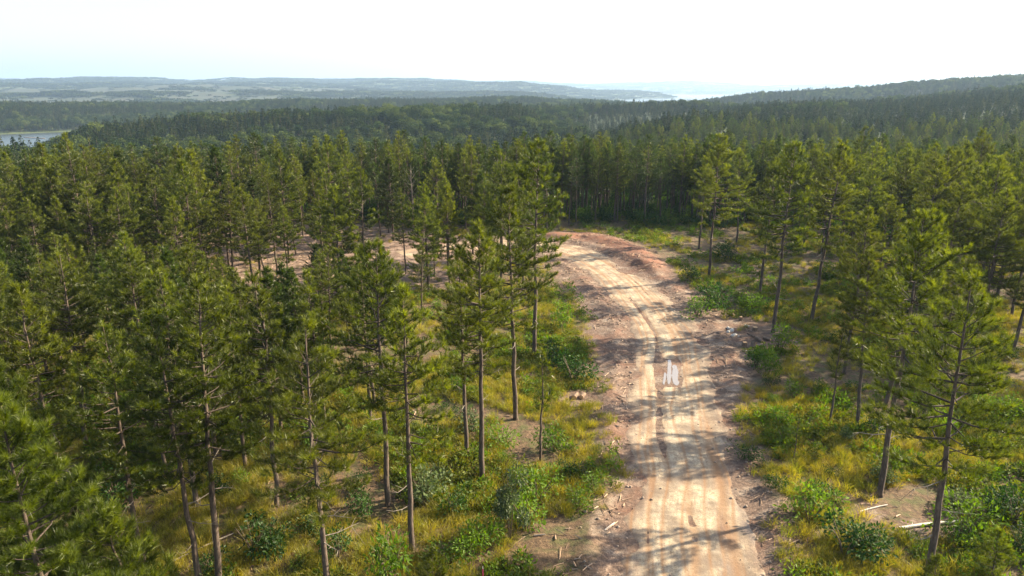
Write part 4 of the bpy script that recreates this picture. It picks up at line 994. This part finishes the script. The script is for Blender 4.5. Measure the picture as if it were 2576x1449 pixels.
log(440, 1420, 590, 1352, .05, 'long thin grey branch on the ground behind the paired trunks', M['dead'], 'branch', 'fallen_branch', .15)
log(880, 712, 960, 706, .10, 'thin log across the clearing edge', M['palewood'], 'log', 'clearing_log'); log(655, 700, 700, 712, .12, 'log on the clearing beside the trunk cluster', M['palewood'], 'log', 'clearing_log')
M['pink'] = plain_mat('pink_paint', (.62, .06, .14), .6, .15, 30); M['red'] = plain_mat('red_paint', (.55, .10, .08), .6, .15, 30)
def stake(px, py, h, mat, label):
    X, Y = G(px, py); e = empty('survey_stake', (X, Y, gz(X, Y))); tag(e, label, 'stake')
    b = MB(); b.tube([(0, 0, -.15), (0, 0, h*.86)], [.032, .032], 4); obj('shaft', b.mesh('shaft', M[mat], False), e)
    b = MB(); b.tube([(0, 0, h*.86), (0, 0, h)], [.032, .010], 4); obj('point', b.mesh('point', M['palewood' if mat == 'pink' else mat], False), e)
stake(1215, 1474, 1.15, 'pink', 'pink survey stake with pale tip at the bottom edge'); stake(1116, 614, 1.5, 'red', 'thin red survey stake on the far clearing right of the pale trunk')
# dock on the lake
a = np.array(G(62, 345.5, LAKE_Z)); b_ = np.array(G(112, 348.5, LAKE_Z)); c = (a+b_)/2; l = np.linalg.norm(b_-a)
e = empty('floating_dock', (c[0], c[1], LAKE_Z), (0, 0, math.atan2(b_[1]-a[1], b_[0]-a[0]))); tag(e, 'thin dark dock lying on the bright lake at far left', 'dock')
def box_mesh(name, sx, sy, z0, z1, mat):
    V = [(x*sx/2, y*sy/2, z) for z in (z0, z1) for x, y in ((-1, -1), (1, -1), (1, 1), (-1, 1))]
    return mesh_np(name, V, [(3, 2, 1, 0), (4, 5, 6, 7), (0, 1, 5, 4), (1, 2, 6, 5), (2, 3, 7, 6), (3, 0, 4, 7)], mat)
obj('deck', box_mesh('deck', l, 3.0, .5, .75, M['dead']), e); obj('float', box_mesh('float', l*.98, 2.4, -.3, .497, plain_mat('dark_float', (.05, .05, .06))), e)

# ------------------------------------------------------------------ haze over the whole country
m, nt, out = mat_new('haze'); pv = N(nt, 'VolumePrincipled'); pv.inputs['Color'].default_value = (.52, .73, 1.0, 1); pv.inputs['Density'].default_value = 0.9e-4; pv.inputs['Anisotropy'].default_value = .25
L(nt, pv.outputs[0], out.inputs['Volume'])
V = [(x, y, z) for z in (-75, 420) for x, y in ((-20500, -20500), (20500, -20500), (20500, 20500), (-20500, 20500))]
o = obj('haze', mesh_np('haze', V, [(3, 2, 1, 0), (4, 5, 6, 7), (0, 1, 5, 4), (1, 2, 6, 5), (2, 3, 7, 6), (3, 0, 4, 7)], m)); tag(o, 'thin blue summer haze', kind='stuff')
print('trees', len(TREES), 'rest', len(rest), 'shrubs', len(SHR))
